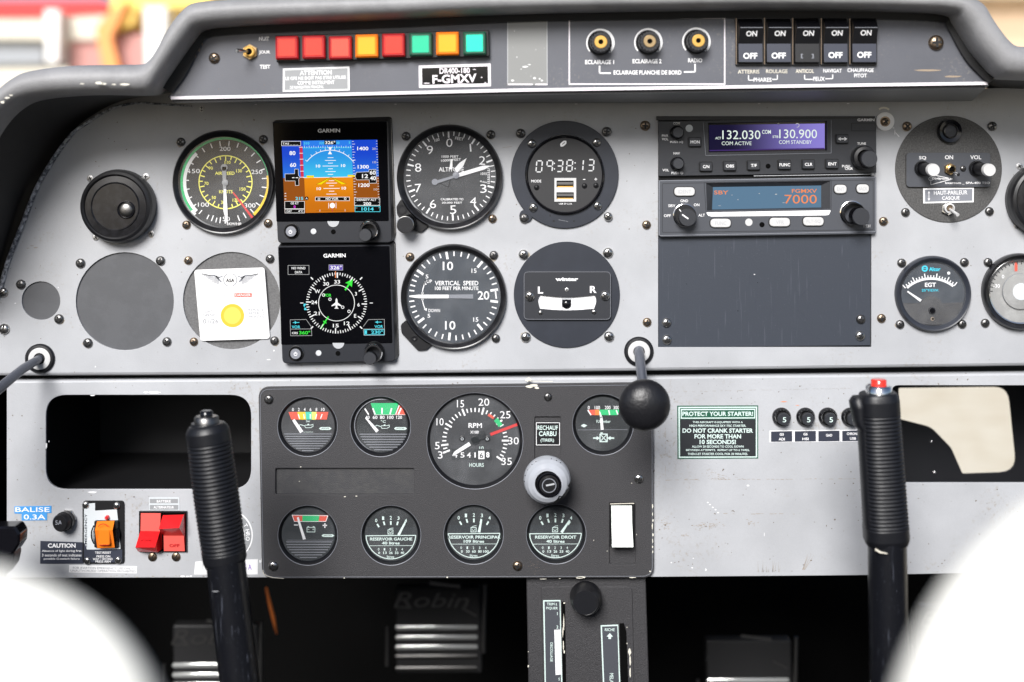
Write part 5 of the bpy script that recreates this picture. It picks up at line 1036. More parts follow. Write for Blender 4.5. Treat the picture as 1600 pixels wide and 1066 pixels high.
b = zz('needle'); b.line(472, 584, 345, 665, 34, -3, 'white', 30); b.line(345, 665, 318, 690, 30, -3, 'white', 4); b.lathe(516, 552, [(38, -6), (38, -2), (30, -1), (.1, -1)], 'dialk', 28); b.lathe(576, 512, [(36, -6), (36, -3), (.1, -2.5)], 'dialk', 28); b.line(480, 580, 580, 515, 30, -2.6, 'dialk', 40); b.done()
glass(th, 742, 689, 69, -1)
# fuel pressure
th = small_gauge('fuel_pressure_gauge', 'small gauge with red and green band partly hidden behind the black throttle ball', 942, 663.5, 48, 'dialk'); Z = (800, 580, 3.135)
b = zz('dial'); b.disc(446, 262, 134, -6, 'dialk', 56); H = -5.5
b.flat([(372, 194), (408, 192), (408, 219), (384, 219)], H, 'redo'); b.flat([(408, 192), (428, 192), (428, 219), (408, 219)], H, 'orange'); b.flat([(428, 192), (530, 192), (518, 219), (428, 219)], H, 'green'); b.line(372, 194, 388, 219, 6, H+.2, 'white'); b.line(475, 194, 480, 218, 6, H+.2, 'white'); b.line(512, 194, 520, 216, 6, H+.2, 'white')
for s_, x, w in (('0', 377, 10), ('100', 419, 26), ('200', 470, 28), ('300', 512, 28)): b.t(s_, x, 182, 17, h=H, w=w, bold=.01)
b.t('FUEL', 430, 250, 14, 'mint', w=30, h=H); b.t('mbar', 466, 250, 14, 'mint', w=36, h=H); b.flat([(338, 271), (352, 262), (370, 270), (354, 280)], H, 'mint'); b.rect(322, 292, 572, 388, H+.0, 'dialb') if 0 else b.line(322, 292, 568, 290, 2, H, 'dgrey')
b.frame(430, 310, 470, 352, 5, H, 'mint'); b.line(398, 332, 428, 332, 7, H, 'mint'); b.line(472, 332, 502, 332, 7, H, 'mint'); b.line(436, 316, 464, 346, 4, H+.1, 'mint'); b.line(464, 316, 436, 346, 4, H+.1, 'mint'); b.flat([(416, 322), (432, 332), (416, 342)], H+.1, 'mint'); b.flat([(484, 322), (468, 332), (484, 342)], H+.1, 'mint'); b.line(440, 304, 440, 312, 12, H, 'mint'); b.done()
b = zz('needle'); b.line(430, 200, 438, 232, 4, -4, 'white', 12); b.line(438, 226, 443, 290, 12, -4, 'white', 14); b.done(); glass(th, 942, 663.5, 42, -3)
# voltmeter
th = small_gauge('voltmeter', 'small battery gauge with minus and plus signs, lower left of the black panel', 481, 836.5, 47, 'dialk'); Z = (400, 760, 6.154)
b = zz('dial'); b.disc(498, 470, 262, -6, 'dialb', 56); H = -5.5
b.flat([(338, 285), (440, 285), (440, 350), (366, 350)], H, 'redo'); b.flat([(440, 285), (605, 285), (597, 350), (440, 350)], H, 'green'); b.flat([(605, 285), (690, 290), (670, 350), (597, 350)], H, 'redo'); b.outline([(338, 284), (690, 290), (668, 350), (362, 350)], 5, H+.2, 'white')
b.line(360, 382, 400, 382, 9, H, 'white'); b.line(636, 386, 678, 386, 11, H, 'white'); b.line(657, 366, 657, 410, 11, H, 'white')
b.frame(482, 402, 564, 452, 6, H, 'mint'); b.rect(490, 394, 506, 404, H, 'mint'); b.rect(540, 394, 556, 404, H, 'mint'); b.line(492, 424, 508, 424, 4, H, 'mint'); b.line(536, 424, 554, 424, 4, H, 'mint'); b.line(545, 416, 545, 432, 4, H, 'mint')
jaeger(b, 686, 484, 124, H); b.line(290, 528, 740, 528, 3, H, 'dgrey'); ridges(b, 285, 760, 545, 7, 25, 498, 470, 240, H); b.done()
b = zz('needle'); b.line(398, 305, 420, 385, 20, -4, 'white', 22); b.line(420, 385, 462, 518, 22, -4, 'white', 28); b.done(); glass(th, 481, 836.5, 41, -3)
# fuel tanks
def tank(cx, cy, Zt, C, lab, t1, t2, vals, nd, dark):
    global th, Z
    Z = Zt; th = small_gauge('fuel_gauge', lab, cx, cy, 47, 'dialk')
    b = zz('dial'); x, y = C; b.disc(x, y, 262, -6, 'dialk', 56); H = -5.5
    b.flat([(x-232, y-70), (x+232, y-70), (x+240, y+20), (x-240, y+20)], H-.2, 'dialb')
    for k, (dx, dy, a) in enumerate(((-126, -96, -30), (-66, -118, -16), (0, -122, 0), (66, -118, 16), (130, -96, 30))):
        b.t(str(k), x+dx*1.12, y+dy-40, 34, 'mint', h=H, w=20, bold=.015); p = Vector((math.sin(math.radians(a)), -math.cos(math.radians(a))))
        b.line(x+dx-p.x*24, y+dy-p.y*24+4, x+dx+p.x*12, y+dy+p.y*12+4, 15, H, 'mint')
    b.frame(x-30, y-48, x+24, y-2, 6, H, 'mint'); b.line(x-26, y-46, x, y-60, 5, H, 'mint'); b.line(x, y-60, x+24, y-62, 5, H, 'mint'); b.line(x-18, y-30, x-4, y-14, 5, H, 'mint'); b.line(x+12, y-30, x-4, y-14, 5, H, 'mint')
    half = [(x-242, y+8), (x+242, y+4)]+[pol(x, y-6, 245, a) for a in range(95, 266, 9)]
    b.outline(half, 8, H, 'mint'); b.line(x-214, y+108, x+214, y+106, 4, H, 'mint')
    b.t(t1, x+3, y+43, 29, 'mint', w=len(t1)*25.5, h=H, bold=.025); b.t(t2, x, y+82, 28, 'mint', w=len(t2)*19, h=H, bold=.025)
    for k in range(5): b.t(str(k), x-118+k*57, y+142, 24, 'mint', w=14, h=H); b.t(vals[k], x-112+k*56, y+176, 24, 'mint', w=17*len(vals[k]), h=H, bold=.02)
    b.t('litres', x-2, y+214, 24, 'mint', w=70, h=H, bold=.01); b.done()
    b = zz('needle'); b.line(*nd[0], *nd[1], 26, -4, 'mint', 14); b.done(); glass(th, cx, cy, 41, -3)
tank(611, 836.5, (400, 760, 6.154), (1293, 474), 'fuel gauge lettered RESERVOIR GAUCHE 40 litres', 'RESERVOIR GAUCHE', '40 litres', ('0', '13', '26', '33', '40'), ((1368, 478), (1436, 346)), 0)
tank(740, 835, (650, 770, 5.926), (535, 378), 'fuel gauge lettered RESERVOIR PRINCIPAL 109 litres', 'RESERVOIR PRINCIPAL', '109 litres', ('0', '30', '60', '80', '100'), ((582, 374), (606, 256)), 0)
tank(869, 834.5, (650, 770, 5.926), (1292, 378), 'fuel gauge lettered RESERVOIR DROIT 40 litres', 'RESERVOIR DROIT', '40 litres', ('0', '13', '26', '33', '40'), ((1348, 376), (1424, 262)), 1)
# carb heat
pl = solo('placard', 'black placard with white frame lettered RECHAUF CARBU', 'placard', 856, 679, 0); pl.z(800, 580, 3.135)
pl.box(115, 250, 238, 368, -4, -2.6, 'black'); pl.frame(118, 253, 235, 365, 3, -2.3, 'white'); pl.t('RECHAUF', 175, 279, 22, 'mint', w=100, h=-2.2, bold=.015); pl.t('CARBU', 175, 308, 24, 'mint', w=86, h=-2.2, bold=.02); pl.t('(TIRER)', 173, 342, 20, 'mint', w=66, h=-2.2, bold=.015); pl.done()
th = T('carburettor_heat_knob', 'round grey knob with chipped rim below RECHAUF CARBU', 'knob', 853, 737, 0); Z = (800, 580, 3.135)
b = zz('knob_body'); b.sweep([(168, 490, 0), (168, 494, 30)], [30, 30], 'black', 30)
b.lathe(168, 495, [(60, 26), (96, 30), (109, 36), (113, 44), (112, 52), (106, 60), (92, 67), (72, 71), (60, 71.5)], 'knobw', 64)
V = []; b.done()
b = zz('chipped_paint'); P = [(280, 490), (278, 530), (262, 560), (240, 582), (214, 596), (184, 604), (176, 600), (200, 586), (206, 574), (222, 562), (232, 548), (236, 534), (248, 520), (262, 508), (268, 496)]
def khe(r):
    pr = [(0, 71.5), (60, 71.5), (72, 71), (92, 67), (106, 60), (112, 52), (113, 44), (114, 40)]
    for (a, ha), (c, hc) in zip(pr, pr[1:]):
        if a <= r <= c: return ha+(hc-ha)*(r-a)/(c-a)
    return 40
cc = Vector((168, 495)); inn = []; mid = []; out = []
for k in range(15):
    a = 92+k*6.5; w_ = 84+random.uniform(-7, 9)+abs(k-7)*3.2; inn.append(pol(168, 495, min(w_, 110), a)); mid.append(pol(168, 495, 108, a)); out.append(pol(168, 495, 116, a))
b.add([(x, y, khe((Vector((x, y))-cc).length)+1.2) for x, y in inn]+[(x, y, khe(108)+4.5) for x, y in mid]+[(x, y, 46) for x, y in out], [(i, i+1, i+16, i+15) for i in range(14)]+[(i+15, i+16, i+31, i+30) for i in range(14)], 'black')
b.chips([pol(168, 495, 109, a)+(3.5, 3.5) for a in (10, 24, 35, 300, 318, 330, 285, 270, 245, 232, 215, 200)], 'black', 58); b.done('black bare patches where the grey paint has chipped')
b = zz('centre_nut'); b.lathe(175, 500, [(60, 68), (58, 74), (54, 75), (46, 72), (40, 72), (38, 76), (.1, 76)], 'gloss', 40, ms=['black', 'gloss', 'gloss', 'black', 'gloss', 'black']); b.line(160, 500, 200, 492, 8, 76.4, 'ghost'); b.ring(175, 500, 30, 34, 76.4, 'dgrey', 30); b.done()
# white rocker
th = T('landing_light_rocker', 'tall white rocker switch in a slot at the right of the black panel', 'rocker switch', 972, 818, 0)
b = zz('switch_frame'); b.plate([(476, 643), (600, 643), (600, 850), (476, 850)], [(483, 653), (592, 653), (592, 843), (483, 843)][:0] or [[(483, 653), (592, 653), (592, 843), (483, 843)]], -4, 3, 'black', .4); b.rect(483, 653, 592, 843, -3, 'void'); b.line(480, 648, 598, 645, 4, 3.4, 'cream'); b.done()
b = zz('rocker'); b.add([(485, 655, 4), (586, 655, 4), (586, 740, 9), (485, 740, 9)], [(0, 1, 2, 3)], 'wrk'); b.add([(485, 740, 9), (586, 740, 9), (588, 842, 22), (485, 842, 22)], [(0, 1, 2, 3)], 'wrk'); b.add([(586, 655, -2), (586, 655, 4), (586, 740, 9), (588, 842, 22), (588, 842, -2)], [(0, 1, 2, 3, 4)], 'wrk'); b.add([(485, 842, 22), (588, 842, 22), (588, 846, 0), (485, 846, 0)], [(0, 1, 2, 3)], 'wrk'); b.done()

# ============================================================ left lower controls (plane -8)
LH = -8
def low(b): b.h0 = LH; return b
def lsolo(n, lab, cat, x, y, grp=None): p_ = solo(n, lab, cat, x, y, 0, grp); p_.h0 = LH; p_.z(0, 770, 3.81); return p_
pl = lsolo('label_tape', 'bright blue embossed tape lettered BALISE 0.3A', 'label', 50, 805)
pl.prism([(75, 90), (296, 86), (296, 128), (270, 130), (270, 172), (118, 174), (118, 134), (75, 132)], 0, .8, 'blue', .2); pl.t('BALISE', 183, 108, 28, h=1.1, w=204, bold=.01); pl.t('0.3A', 196, 152, 30, h=1.1, w=130, bold=.01); pl.done()
th = T('fuse_holder', 'black round fuse holder with steel nut beside the blue label', 'fuse holder', 98, 815, 0); Z = (0, 770, 3.81)
b = low(zz('nut')); b.prism([(375, 110), (420, 112), (445, 165), (420, 225), (375, 232), (340, 170)], 0, 5, 'steel', .8); b.done()
b = low(zz('cap')); b.sweep([(394, 166, 4), (378, 166, 22), (376, 166, 24)], [54, 52, 45], 'black', 36); b.sweep([(388, 166, 10), (386, 166, 14)], [57, 57], 'gloss', 36); b.t('5A', 372, 160, 26, 'dgrey', w=40, h=24.8); b.done()
th = T('beacon_switch_unit', 'chrome plate with orange rocker and tiny red lamp', 'switch unit', 158, 834, 0)
b = low(zz('plate')); b.prism(rrect(484, 54, 733, 430, 22), 0, 3, 'black', .6); b.prism([(494, 72), (560, 66), (560, 112), (690, 104), (700, 200), (712, 340), (510, 345), (494, 300)], 3, 3.3, 'gpale'); b.prism([(494, 300), (512, 344), (722, 344), (722, 420), (494, 420)], 3, 3.35, 'navy')
b.t('EMERGENCY', 505, 225, 210, 'ghost', w=16, h=3.7) if 0 else b.t('EMERGENCY', 505, 230, 14, 'navy', w=200, h=3.7, rot=-90)
b.t('ARM', 532, 281, 16, 'white', w=32, h=3.7); b.t('TEST/RESET', 608, 362, 13, w=96, h=3.8); b.t('PRESS ON', 610, 384, 13, w=82, h=3.8); b.t('WAIT 1 SECOND', 606, 400, 13, w=118, h=3.8); b.t('PRESS ARM', 608, 415, 13, w=90, h=3.8); b.done()
b = low(zz('lamp')); b.dome(634, 151, 14, 3, 12, 'redsw', 20); b.done()
b = low(zz('rocker')); b.prism(rrect(560, 168, 704, 328, 10), 3, 8, 'black', .8); b.arc(640, 250, 92, 100, 235, 305, 8.3, 'chrome'); b.arc(630, 250, 66, 84, 60, 120, 8.3, 'gloss')
b.add([(578, 170, 8), (682, 166, 8), (684, 210, 20), (580, 212, 20)], [(0, 1, 2, 3)], 'orsw'); b.add([(580, 212, 20), (684, 210, 20), (688, 322, 12), (584, 326, 12)], [(0, 1, 2, 3)], 'orsw'); b.prism(rrect(598, 206, 668, 300, 10), 14, 20, 'orsw', 1.2); b.arc(630, 206, 32, 36, -60, 60, 21, 'dred'); b.line(610, 300, 664, 297, 3, 20.4, 'dred'); b.done('orange rocker')
for x, y in ((848-344, 78), (690, 82), (514, 410), (698, 407)): screw(th, 0+x/3.81, 770+y/3.81, 5.6, 'steel', LH+3)
pl = lsolo('placard', 'small black CAUTION placard left of the chrome switch plate', 'placard', 93, 865)
pl.prism([(230, 296), (488, 304), (488, 432), (228, 432)], 0, .6, 'navy'); pl.t('CAUTION', 358, 323, 26, h=1, w=166, bold=.03)
for s_, y in (('Absence of light during first', 356), ('3 seconds of test indicates', 380), ('possible G-switch failure', 403)): pl.t(s_, 358, y, 16, h=1, w=236 if y < 400 else 214, bold=.01)
pl.done()
pl = lsolo('placard', 'white strip lettered FOR AVIATION EMERGENCY USE ONLY', 'placard', 159, 892)
pl.prism([(402, 440), (808, 448), (806, 490), (400, 484)], 0, .5, 'paper'); pl.t('FOR AVIATION EMERGENCY USE ONLY', 605, 458, 13, 'dgrey', w=360, h=.9, bold=0, rot=.7); pl.t('UNAUTHORIZED OPERATION PROHIBITED', 605, 475, 13, 'dgrey', w=388, h=.9, bold=0, rot=.7); pl.done()
pl = lsolo('placard', 'white strip starting with 18 behind the left stick', 'placard', 352, 890)
pl.prism([(1156, 420), (1530, 405), (1528, 496), (1148, 496)], 0, .5, 'paper'); pl.t('18', 1215, 452, 32, 'ghost', w=34, h=.9, bold=-.005); pl.t('5 A', 1470, 452, 32, 'purple', w=44, h=.9, bold=-.005); pl.done()
pl = lsolo('placard', 'BATTERIE and ALTERNATEUR placard above the two red rockers', 'placard', 255, 790)
pl.prism([(880, 36), (1058, 36), (1060, 112), (880, 112)], 0, .5, 'gpale'); pl.prism([(884, 44), (1052, 44), (1052, 70), (884, 70)], .5, .8, 'sgrey'); pl.prism([(884, 80), (1054, 80), (1054, 108), (884, 108)], .5, .8, 'sgrey'); pl.t('BATTERIE', 968, 58, 15, h=1.1, w=84, bold=.02); pl.t('ALTERNATEUR', 968, 94, 15, h=1.1, w=122, bold=.02); pl.line(876, 66, 864, 84, 3, .5, 'ghost'); pl.line(864, 84, 876, 100, 3, .5, 'ghost'); pl.done()
for i, (x0, x1, lab) in enumerate(((826, 964, 'red battery rocker, left one, tipped with its lower half forward'), (966, 1104, 'red alternator rocker, right one of the red pair'))):
    th = T('red_rocker_switch', lab, 'rocker switch', (x0+x1)/7.62, 833, 0, 'pair of red rocker switches')
    b = low(zz('switch_frame')); b.plate([(x0-3, 116), (x1+3, 116), (x1+3, 358), (x0-3, 358)], [[(x0+2, 122), (x1-1, 122), (x1-1, 353), (x0+2, 353)]], 0, 4, 'black', .3); b.rect(x0+2, 122, x1-1, 353, .5, 'void'); b.done()
    b = low(zz('rocker')); a, c = x0+8, x1-6
    if i == 0:
        b.add([(a, 126, 4), (c-6, 126, 4), (c-8, 232, 6), (a, 230, 6)], [(0, 1, 2, 3)], 'redsw2'); b.add([(a, 230, 6), (c-8, 232, 6), (c-16, 305, 26), (a-8, 305, 26)], [(0, 1, 2, 3)], 'redsw'); b.add([(a-8, 305, 26), (c-16, 305, 26), (c-10, 348, 14), (a-6, 344, 14)], [(0, 1, 2, 3)], 'redsw')
        b.add([(c-6, 126, 0), (c-6, 126, 4), (c-8, 232, 6), (c-16, 305, 26), (c-10, 348, 14), (c+2, 340, 0)], [(0, 1, 2, 3, 4, 5)], 'redsw'); b.t('OFF', 882, 275, 18, 'dred', w=60, h=19, bold=.01)
    else:
        b.add([(a, 130, 12), (c, 126, 12), (c-12, 188, 28), (a-8, 194, 28)], [(0, 1, 2, 3)], 'redsw'); b.add([(a-8, 194, 28), (c-12, 188, 28), (c-4, 256, 8), (a, 256, 8)], [(0, 1, 2, 3)], 'redsw'); b.add([(a, 256, 8), (c-4, 256, 8), (c, 350, 6), (a, 350, 6)], [(0, 1, 2, 3)], 'redsw2')
        b.add([(c, 126, 0), (c, 126, 12), (c-12, 188, 28), (c-4, 256, 8), (c, 350, 6), (c, 350, 0)], [(0, 1, 2, 3, 4, 5)], 'redsw'); b.t('OFF', 1038, 315, 18, 'dred', w=60, h=7.8, bold=.01)
    b.done()
    screw(th, (900 if i == 0 else 1041)/3.81, 770+390/3.81, 6.8, 'slot', LH, 30)
pl = lsolo('round_badge', 'round dark badge with white edge mostly hidden behind the left stick', 'badge', 352, 838)
pl.z(0, 770, 3.81)
P = [pol(1345, 262, 155 if not 60 < a < 125 else 155, a) for a in range(0, 360, 6)]
pl.prism(P, 0, .5, 'white'); pl.disc(1345, 262, 146, .8, 'sgrey', 60); pl.ring(1345, 262, 104, 108, 1, 'white', 50)
for s_, a in (('M', 18), ('E', 40), ('T', 62), ('H', 78), ('R', 88), ('O', 99), ('L', 262), ('C', 280), ('A', 300)): p = pol(1345, 262, 126, a); pl.t(s_, p[0], p[1], 24, h=1.2, bold=.02, rot=a)
pl.done()
# starter placard and breakers
pl = solo('placard', 'green bordered placard lettered PROTECT YOUR STARTER!', 'placard', 1123, 677, 0); pl.h0 = LH; pl.z(1030, 580, 4.324)
pl.prism([(126, 240), (675, 238), (675, 598), (128, 601)], 0, .5, 'green2'); pl.prism([(134, 248), (668, 246), (668, 591), (136, 594)], .5, .7, 'mint'); pl.prism([(143, 256), (659, 254), (659, 583), (145, 585)], .7, .9, 'green2'); pl.prism([(150, 262), (654, 260), (654, 326), (150, 328)], .9, 1.1, 'mint'); pl.prism([(156, 270), (648, 268), (648, 318), (156, 320)], 1.1, 1.3, 'green2'); pl.rect(146, 332, 657, 582, 1.05, 'vinyl')
pl.t('PROTECT YOUR STARTER!', 400, 294, 30, 'mint', w=480, h=1.6, bold=.03)
for s_, y, w, hh, bo in (('THIS AIRCRAFT IS EQUIPPED WITH A', 352, 340, 15, .02), ('HIGH PERFORMANCE SKY-TEC STARTER.', 375, 384, 15, .02), ('DO NOT CRANK STARTER', 408, 478, 30, .03), ('FOR MORE THAN', 447, 316, 30, .03), ('10 SECONDS!', 485, 246, 30, .03), ('ALLOW 20 SECONDS TO COOL DOWN', 516, 350, 15, .02), ('BETWEEN ATTEMPTS.  REPEAT UP TO 6 TIMES,', 541, 430, 15, .02), ('THEN LET STARTER COOL FOR 30 MINUTES.', 566, 408, 15, .02)): pl.t(s_, 400, y, hh, 'mint', w=w, h=1.6, bold=bo)
pl.done()
Z = (1030, 580, 4.324)
for i, (x, s_, t1, t2, lab) in enumerate(((832, '5', 'G5', 'ADI', 'black circuit breaker marked 5 above the G5 ADI label'), (995, '5', 'G5', 'HSI', 'black circuit breaker marked 5 above the G5 HSI label'), (1146, '5', 'GAD', '', 'black circuit breaker marked 5 above the GAD label'), (1300, '4', 'CHRONO', 'USB', 'black circuit breaker marked 4 half hidden by the right stick'))):
    th = T('circuit_breaker', lab, 'circuit breaker', 1030+x/4.324, 653, 0, 'row of black circuit breakers')
    b = low(zz('collar')); b.lathe(x, 315, [(63, 0), (63, 4), (56, 7), (48, 7), (46, 4)], 'black', 44, ms=['black', 'gloss', 'black', 'black'])
    for k in range(8): b.t('|', *pol(x, 315, 53, k*24-84), 7, 'ghost', h=7.4, rot=k*24-84)
    b.done()
    b = low(zz('button')); b.lathe(x+3, 318, [(44, 4), (42, 16), (38, 18), (.1, 18)], 'black', 36, ms=['black', 'btn', 'btn']); b.t(s_, x+5, 320, 34, 'mint', w=24, h=18.4, bold=.01); b.done()
    pl = solo('breaker_label', 'black %s %s label strip under its circuit breaker' % (t1, t2), 'label', 1030+x/4.324, 684, 0, 'breaker labels'); pl.h0 = LH; pl.z(1030, 580, 4.324)
    xa = (762, 923, 1083, 1245)[i]; y_ = -i*1.5
    pl.prism([(xa-11, 410+y_), (xa+147, 407+y_), (xa+147, 487+y_), (xa-11, 489+y_)], 0, .5, 'white'); pl.prism([(xa, 415+y_), (xa+143, 412+y_), (xa+143, 483+y_), (xa, 485+y_)], .5, .8, 'navy')
    pl.t(t1, xa+72, (434 if t2 else 443)+y_, 18, h=1.2, w=len(t1)*14, bold=.03)
    if t2: pl.t(t2, xa+72, 466+y_, 18, h=1.2, w=len(t2)*14, bold=.03)
    pl.done()

# ============================================================ throttle rods, sticks, console
def rod(name, lab, gx, gy, pts, rr, ball):
    th = T(name, lab, 'throttle', gx, gy, 0, 'twin throttle push rods')
    b = th.mb('grommet'); b.lathe(gx, gy, [(23, 0), (23, 3), (21, 5), (17.5, 5.5), (17, 4)], 'rubber', 44); b.lathe(gx, gy, [(17.5, 4.4), (15, 5), (9, 5)], 'nylon', 40); b.disc(gx, gy, 9.2, 4, 'blk', 24); b.done()
    b = th.mb('rod'); b.sweep([(x, y, h) for x, y, h in pts], rr, 'lever', 20); b.done()
    if ball:
        x, y, h = ball; b = th.mb('knob'); V = []
        R = 37; n = 40; m_ = 20; pr = []
        for j in range(m_+1):
            a = -math.pi/2+math.pi*j/m_; pr.append((max(.1, R*math.cos(a)), h+(R*.62)*math.sin(a)))
        F = []
        for j, (r, hh) in enumerate(pr):
            for k in range(n): q = 2*math.pi*k/n; V.append((x+r*math.sin(q), y-r*math.cos(q), hh))
        for j in range(m_): F += [(j*n+k, j*n+(k+1) % n, (j+1)*n+(k+1) % n, (j+1)*n+k) for k in range(n)]
        b.add(V, F, 'leathr', True); b.done()
# positions are on plane 0 : a point that shows at (X,Y) with height h sits at 800+(X-800)*(1-h*K)
def at(X, Y, h): return (800+(X-800)*(1-h*K), CY+(Y-CY)*(1-h*K), h)
rod('throttle_rod', 'centre throttle with black ball knob in front of the gauge panel', 998, 549, [(998, 547, 2), at(1001, 572, 60), at(1005, 605, 130), at(1006, 618, 150)], [7.6, 7.6, 7.8, 7.8], at(1007, 633, 180))
rod('throttle_rod', 'left throttle rod running off the left edge of the photo', 63, 560, [(63, 560, 2), at(35, 577, 60), at(0, 606, 130), at(-30, 630, 190)], [6.5, 7, 7.5, 7.5], at(-50, 650, 210))

SD = .12
def stick(name, lab, top, bot, tube_bot, w, btn_m, right):
    th = T('control_stick', lab, 'control stick', tube_bot[0], 1100, SD, 'pair of control sticks')
    b = th.mb('grip'); n = 280; pts = []; rad = []
    nr = 27 if not right else 29; f0, f1 = (.13, .90) if not right else (.14, .885)
    for i in range(n+1):
        f = i/n; x = top[0]+(bot[0]-top[0])*f; y = top[1]+(bot[1]-top[1])*f
        r = w*(.5+.03*math.sin(f*3.0))
        if right: r = w*(.47+.06*f)
        if f < .05: r *= (.72 if not right else .85)+(.28 if not right else .15)*math.sqrt(f/.05)
        if f > .96: r *= 1-.10*((f-.96)/.04)
        if f0 < f < f1:
            ph = (f-f0)/(f1-f0)*nr % 1; r *= 1-.085*(1-abs(math.sin(math.pi*ph))**.7)
        pts.append((x, y, (f-.5)*-4)); rad.append((r, r*.95))
    b.sweep(pts, rad, 'rubber', 40, True, .0 if not right else .22); b.done()
    if right:
        b = th.mb('finger_ridge'); P2_ = []
        for i in range(40):
            f = i/39; P2_.append((top[0]-w*.40+(bot[0]-top[0])*f*.92+(-5 if f < .2 else 0)+10*max(0, f-.85)/.15, top[1]+6+(bot[1]-top[1])*f*.98, 2))
        b.sweep(P2_, [(8+7*(1-min(1, i/9)), 17) if i > 1 else (9+i*5, 13) for i in range(40)], 'rubber', 20, True); b.done()
    b = th.mb('button_collar'); x, y = top
    if not right:
        b.sweep([(x, y+7, 0), (x, y-1, 0)], [26, 24], 'rubber', 36); b.sweep([(x-.5, y, 0), (x-1, y-10, 0), (x-1, y-12, 0)], [19, 18.5, 16], 'steeld', 36); b.done()
        b = th.mb('push_button'); b.sweep([(x-1, y-11, 0), (x-1, y-19, 0), (x-1, y-20.5, 0)], [9.5, 9.5, 7], 'gloss', 28); b.done()
    else:
        b.sweep([(x+2, y+2, 0), (x+2, y-9, 0), (x+2, y-11, 0)], [20.5, 20, 17], 'chrome', 36); b.done()
        b = th.mb('push_button'); b.sweep([(x+2, y-10, 0), (x+2, y-19, 0), (x+2, y-20.5, 0)], [12, 12, 10], 'ltred', 28); b.done('red push button')
    b = th.mb('tube'); b.sweep([(bot[0], bot[1]-10, 0), ((bot[0]+tube_bot[0])/2, (bot[1]+tube_bot[1])/2, 3), (tube_bot[0], tube_bot[1], 8), (tube_bot[0]+(tube_bot[0]-bot[0])*1.3, tube_bot[1]+260, 30)], [w*.45, w*.455, w*.46, w*.47], 'stick', 40)
    if not right: b.chips([(345, 912, 7, .8)], 'ghost', w*.455+1.5)
    b.done()
    return th
stick('control_stick', 'left control stick with ribbed grip and black button', (323.5, 662), (352, 884), (379, 1080), 67, 'gloss', False)
st = stick('control_stick', 'right control stick with ribbed grip and red button', (1371, 613), (1386, 850), (1388, 1080), 66, 'red', True)
b = st.mb('end_ring'); b.flat([(1358, 846), (1366, 851), (1376, 853.5), (1376, 855), (1364, 853.5), (1357, 849)], 31, 'cream'); b.done()

# console
cs = T('centre_console', 'dark grey centre console with trim and mixture slots', 'console', 915, 985, 0)
b = cs.mb('console_body'); b.z(800, 880, 5.73)
b.prism([(130, 140), (1205, 140), (1245, 1400), (155, 1400)], -60, -14, 'engine', 1.5)
b.prism(rpoly([(258, 235), (1085, 235), (1110, 1500), (290, 1500)], [50, 50, 3, 3]), -14, -12.6, 'engine', 1)
b.prism([(968, 566), (1008, 562), (1030, 640), (1060, 1400), (985, 1400)], -12.5, -12.1, 'void'); b.prism(rpoly([(448, 370), (478, 372), (492, 1400), (462, 1400)], 6), -12.5, -12.1, 'void')
b.chips([(1060, 820, 16, 44), (1064, 900, 9, 60), (1064, 1000, 8, 60), (785, 412, 16, 6), (470, 382, 12, 10), (148, 950, 8, 14), (146, 820, 4, 6), (1036, 745, 5, 8), (458, 640, 5, 60), (466, 560, 6, 90), (462, 760, 6, 70), (470, 820, 10, 16), (1036, 600, 4, 8)], 'chip', -11.8); b.done()
b = cs.mb('knob'); b.z(800, 880, 5.73); b.sweep([(665, 290, -12), (655, 293, 0)], [100, 112], 'black', 44); b.sweep([(658, 300, 0), (656, 302, 14), (645, 295, 30), (645, 295, 31)], [142, 138, 112, 106], 'black', 44); b.disc(644, 294, 104, 31.4, 'rubber', 44, 104); b.done()
b = cs.mb('trim_placard'); b.z(800, 880, 5.73); b.h0 = -11.6; b.prism([(280, 355), (436, 353), (460, 1400), (300, 1400)], 0, .5, 'mint'); b.prism([(292, 366), (428, 364), (448, 1390), (310, 1390)], .5, .8, 'unit2')
b.t('TRIM à', 360, 388, 24, 'mint', w=92, h=1.2); b.t('PIQUER', 360, 426, 26, 'mint', w=104, h=1.2); b.t('1', 408, 474, 28, 'mint', h=1.2); b.t('2', 408, 594, 28, 'mint', h=1.2); b.prism([(380, 620), (438, 618), (446, 1022), (392, 1026)], .8, 1.2, 'white'); b.t('DECOLLAGE', 356, 820, 24, 'mint', w=172, h=1.2, rot=90)
for y in (716, 834, 950): b.t('-', 418, y, 24, 'ghost', h=1.5)
b.t('5', 424, 1062, 24, 'mint', h=1.4); b.done()
b = cs.mb('mixture_placard'); b.z(800, 880, 5.73); b.h0 = -11.6; b.prism([(798, 580), (956, 574), (985, 1400), (830, 1400)], 0, .5, 'mint'); b.prism([(810, 591), (948, 586), (972, 1390), (842, 1390)], .5, .8, 'unit2'); b.t('RICHE', 880, 618, 26, 'mint', w=88, h=1.2)
b.flat([(880, 648), (908, 680), (892, 682), (892, 702), (868, 702), (868, 682), (852, 680)], 1.2, 'mint'); b.t('MELANGE', 896, 1090, 34, 'mint', w=160, h=1.2, rot=90); b.done()

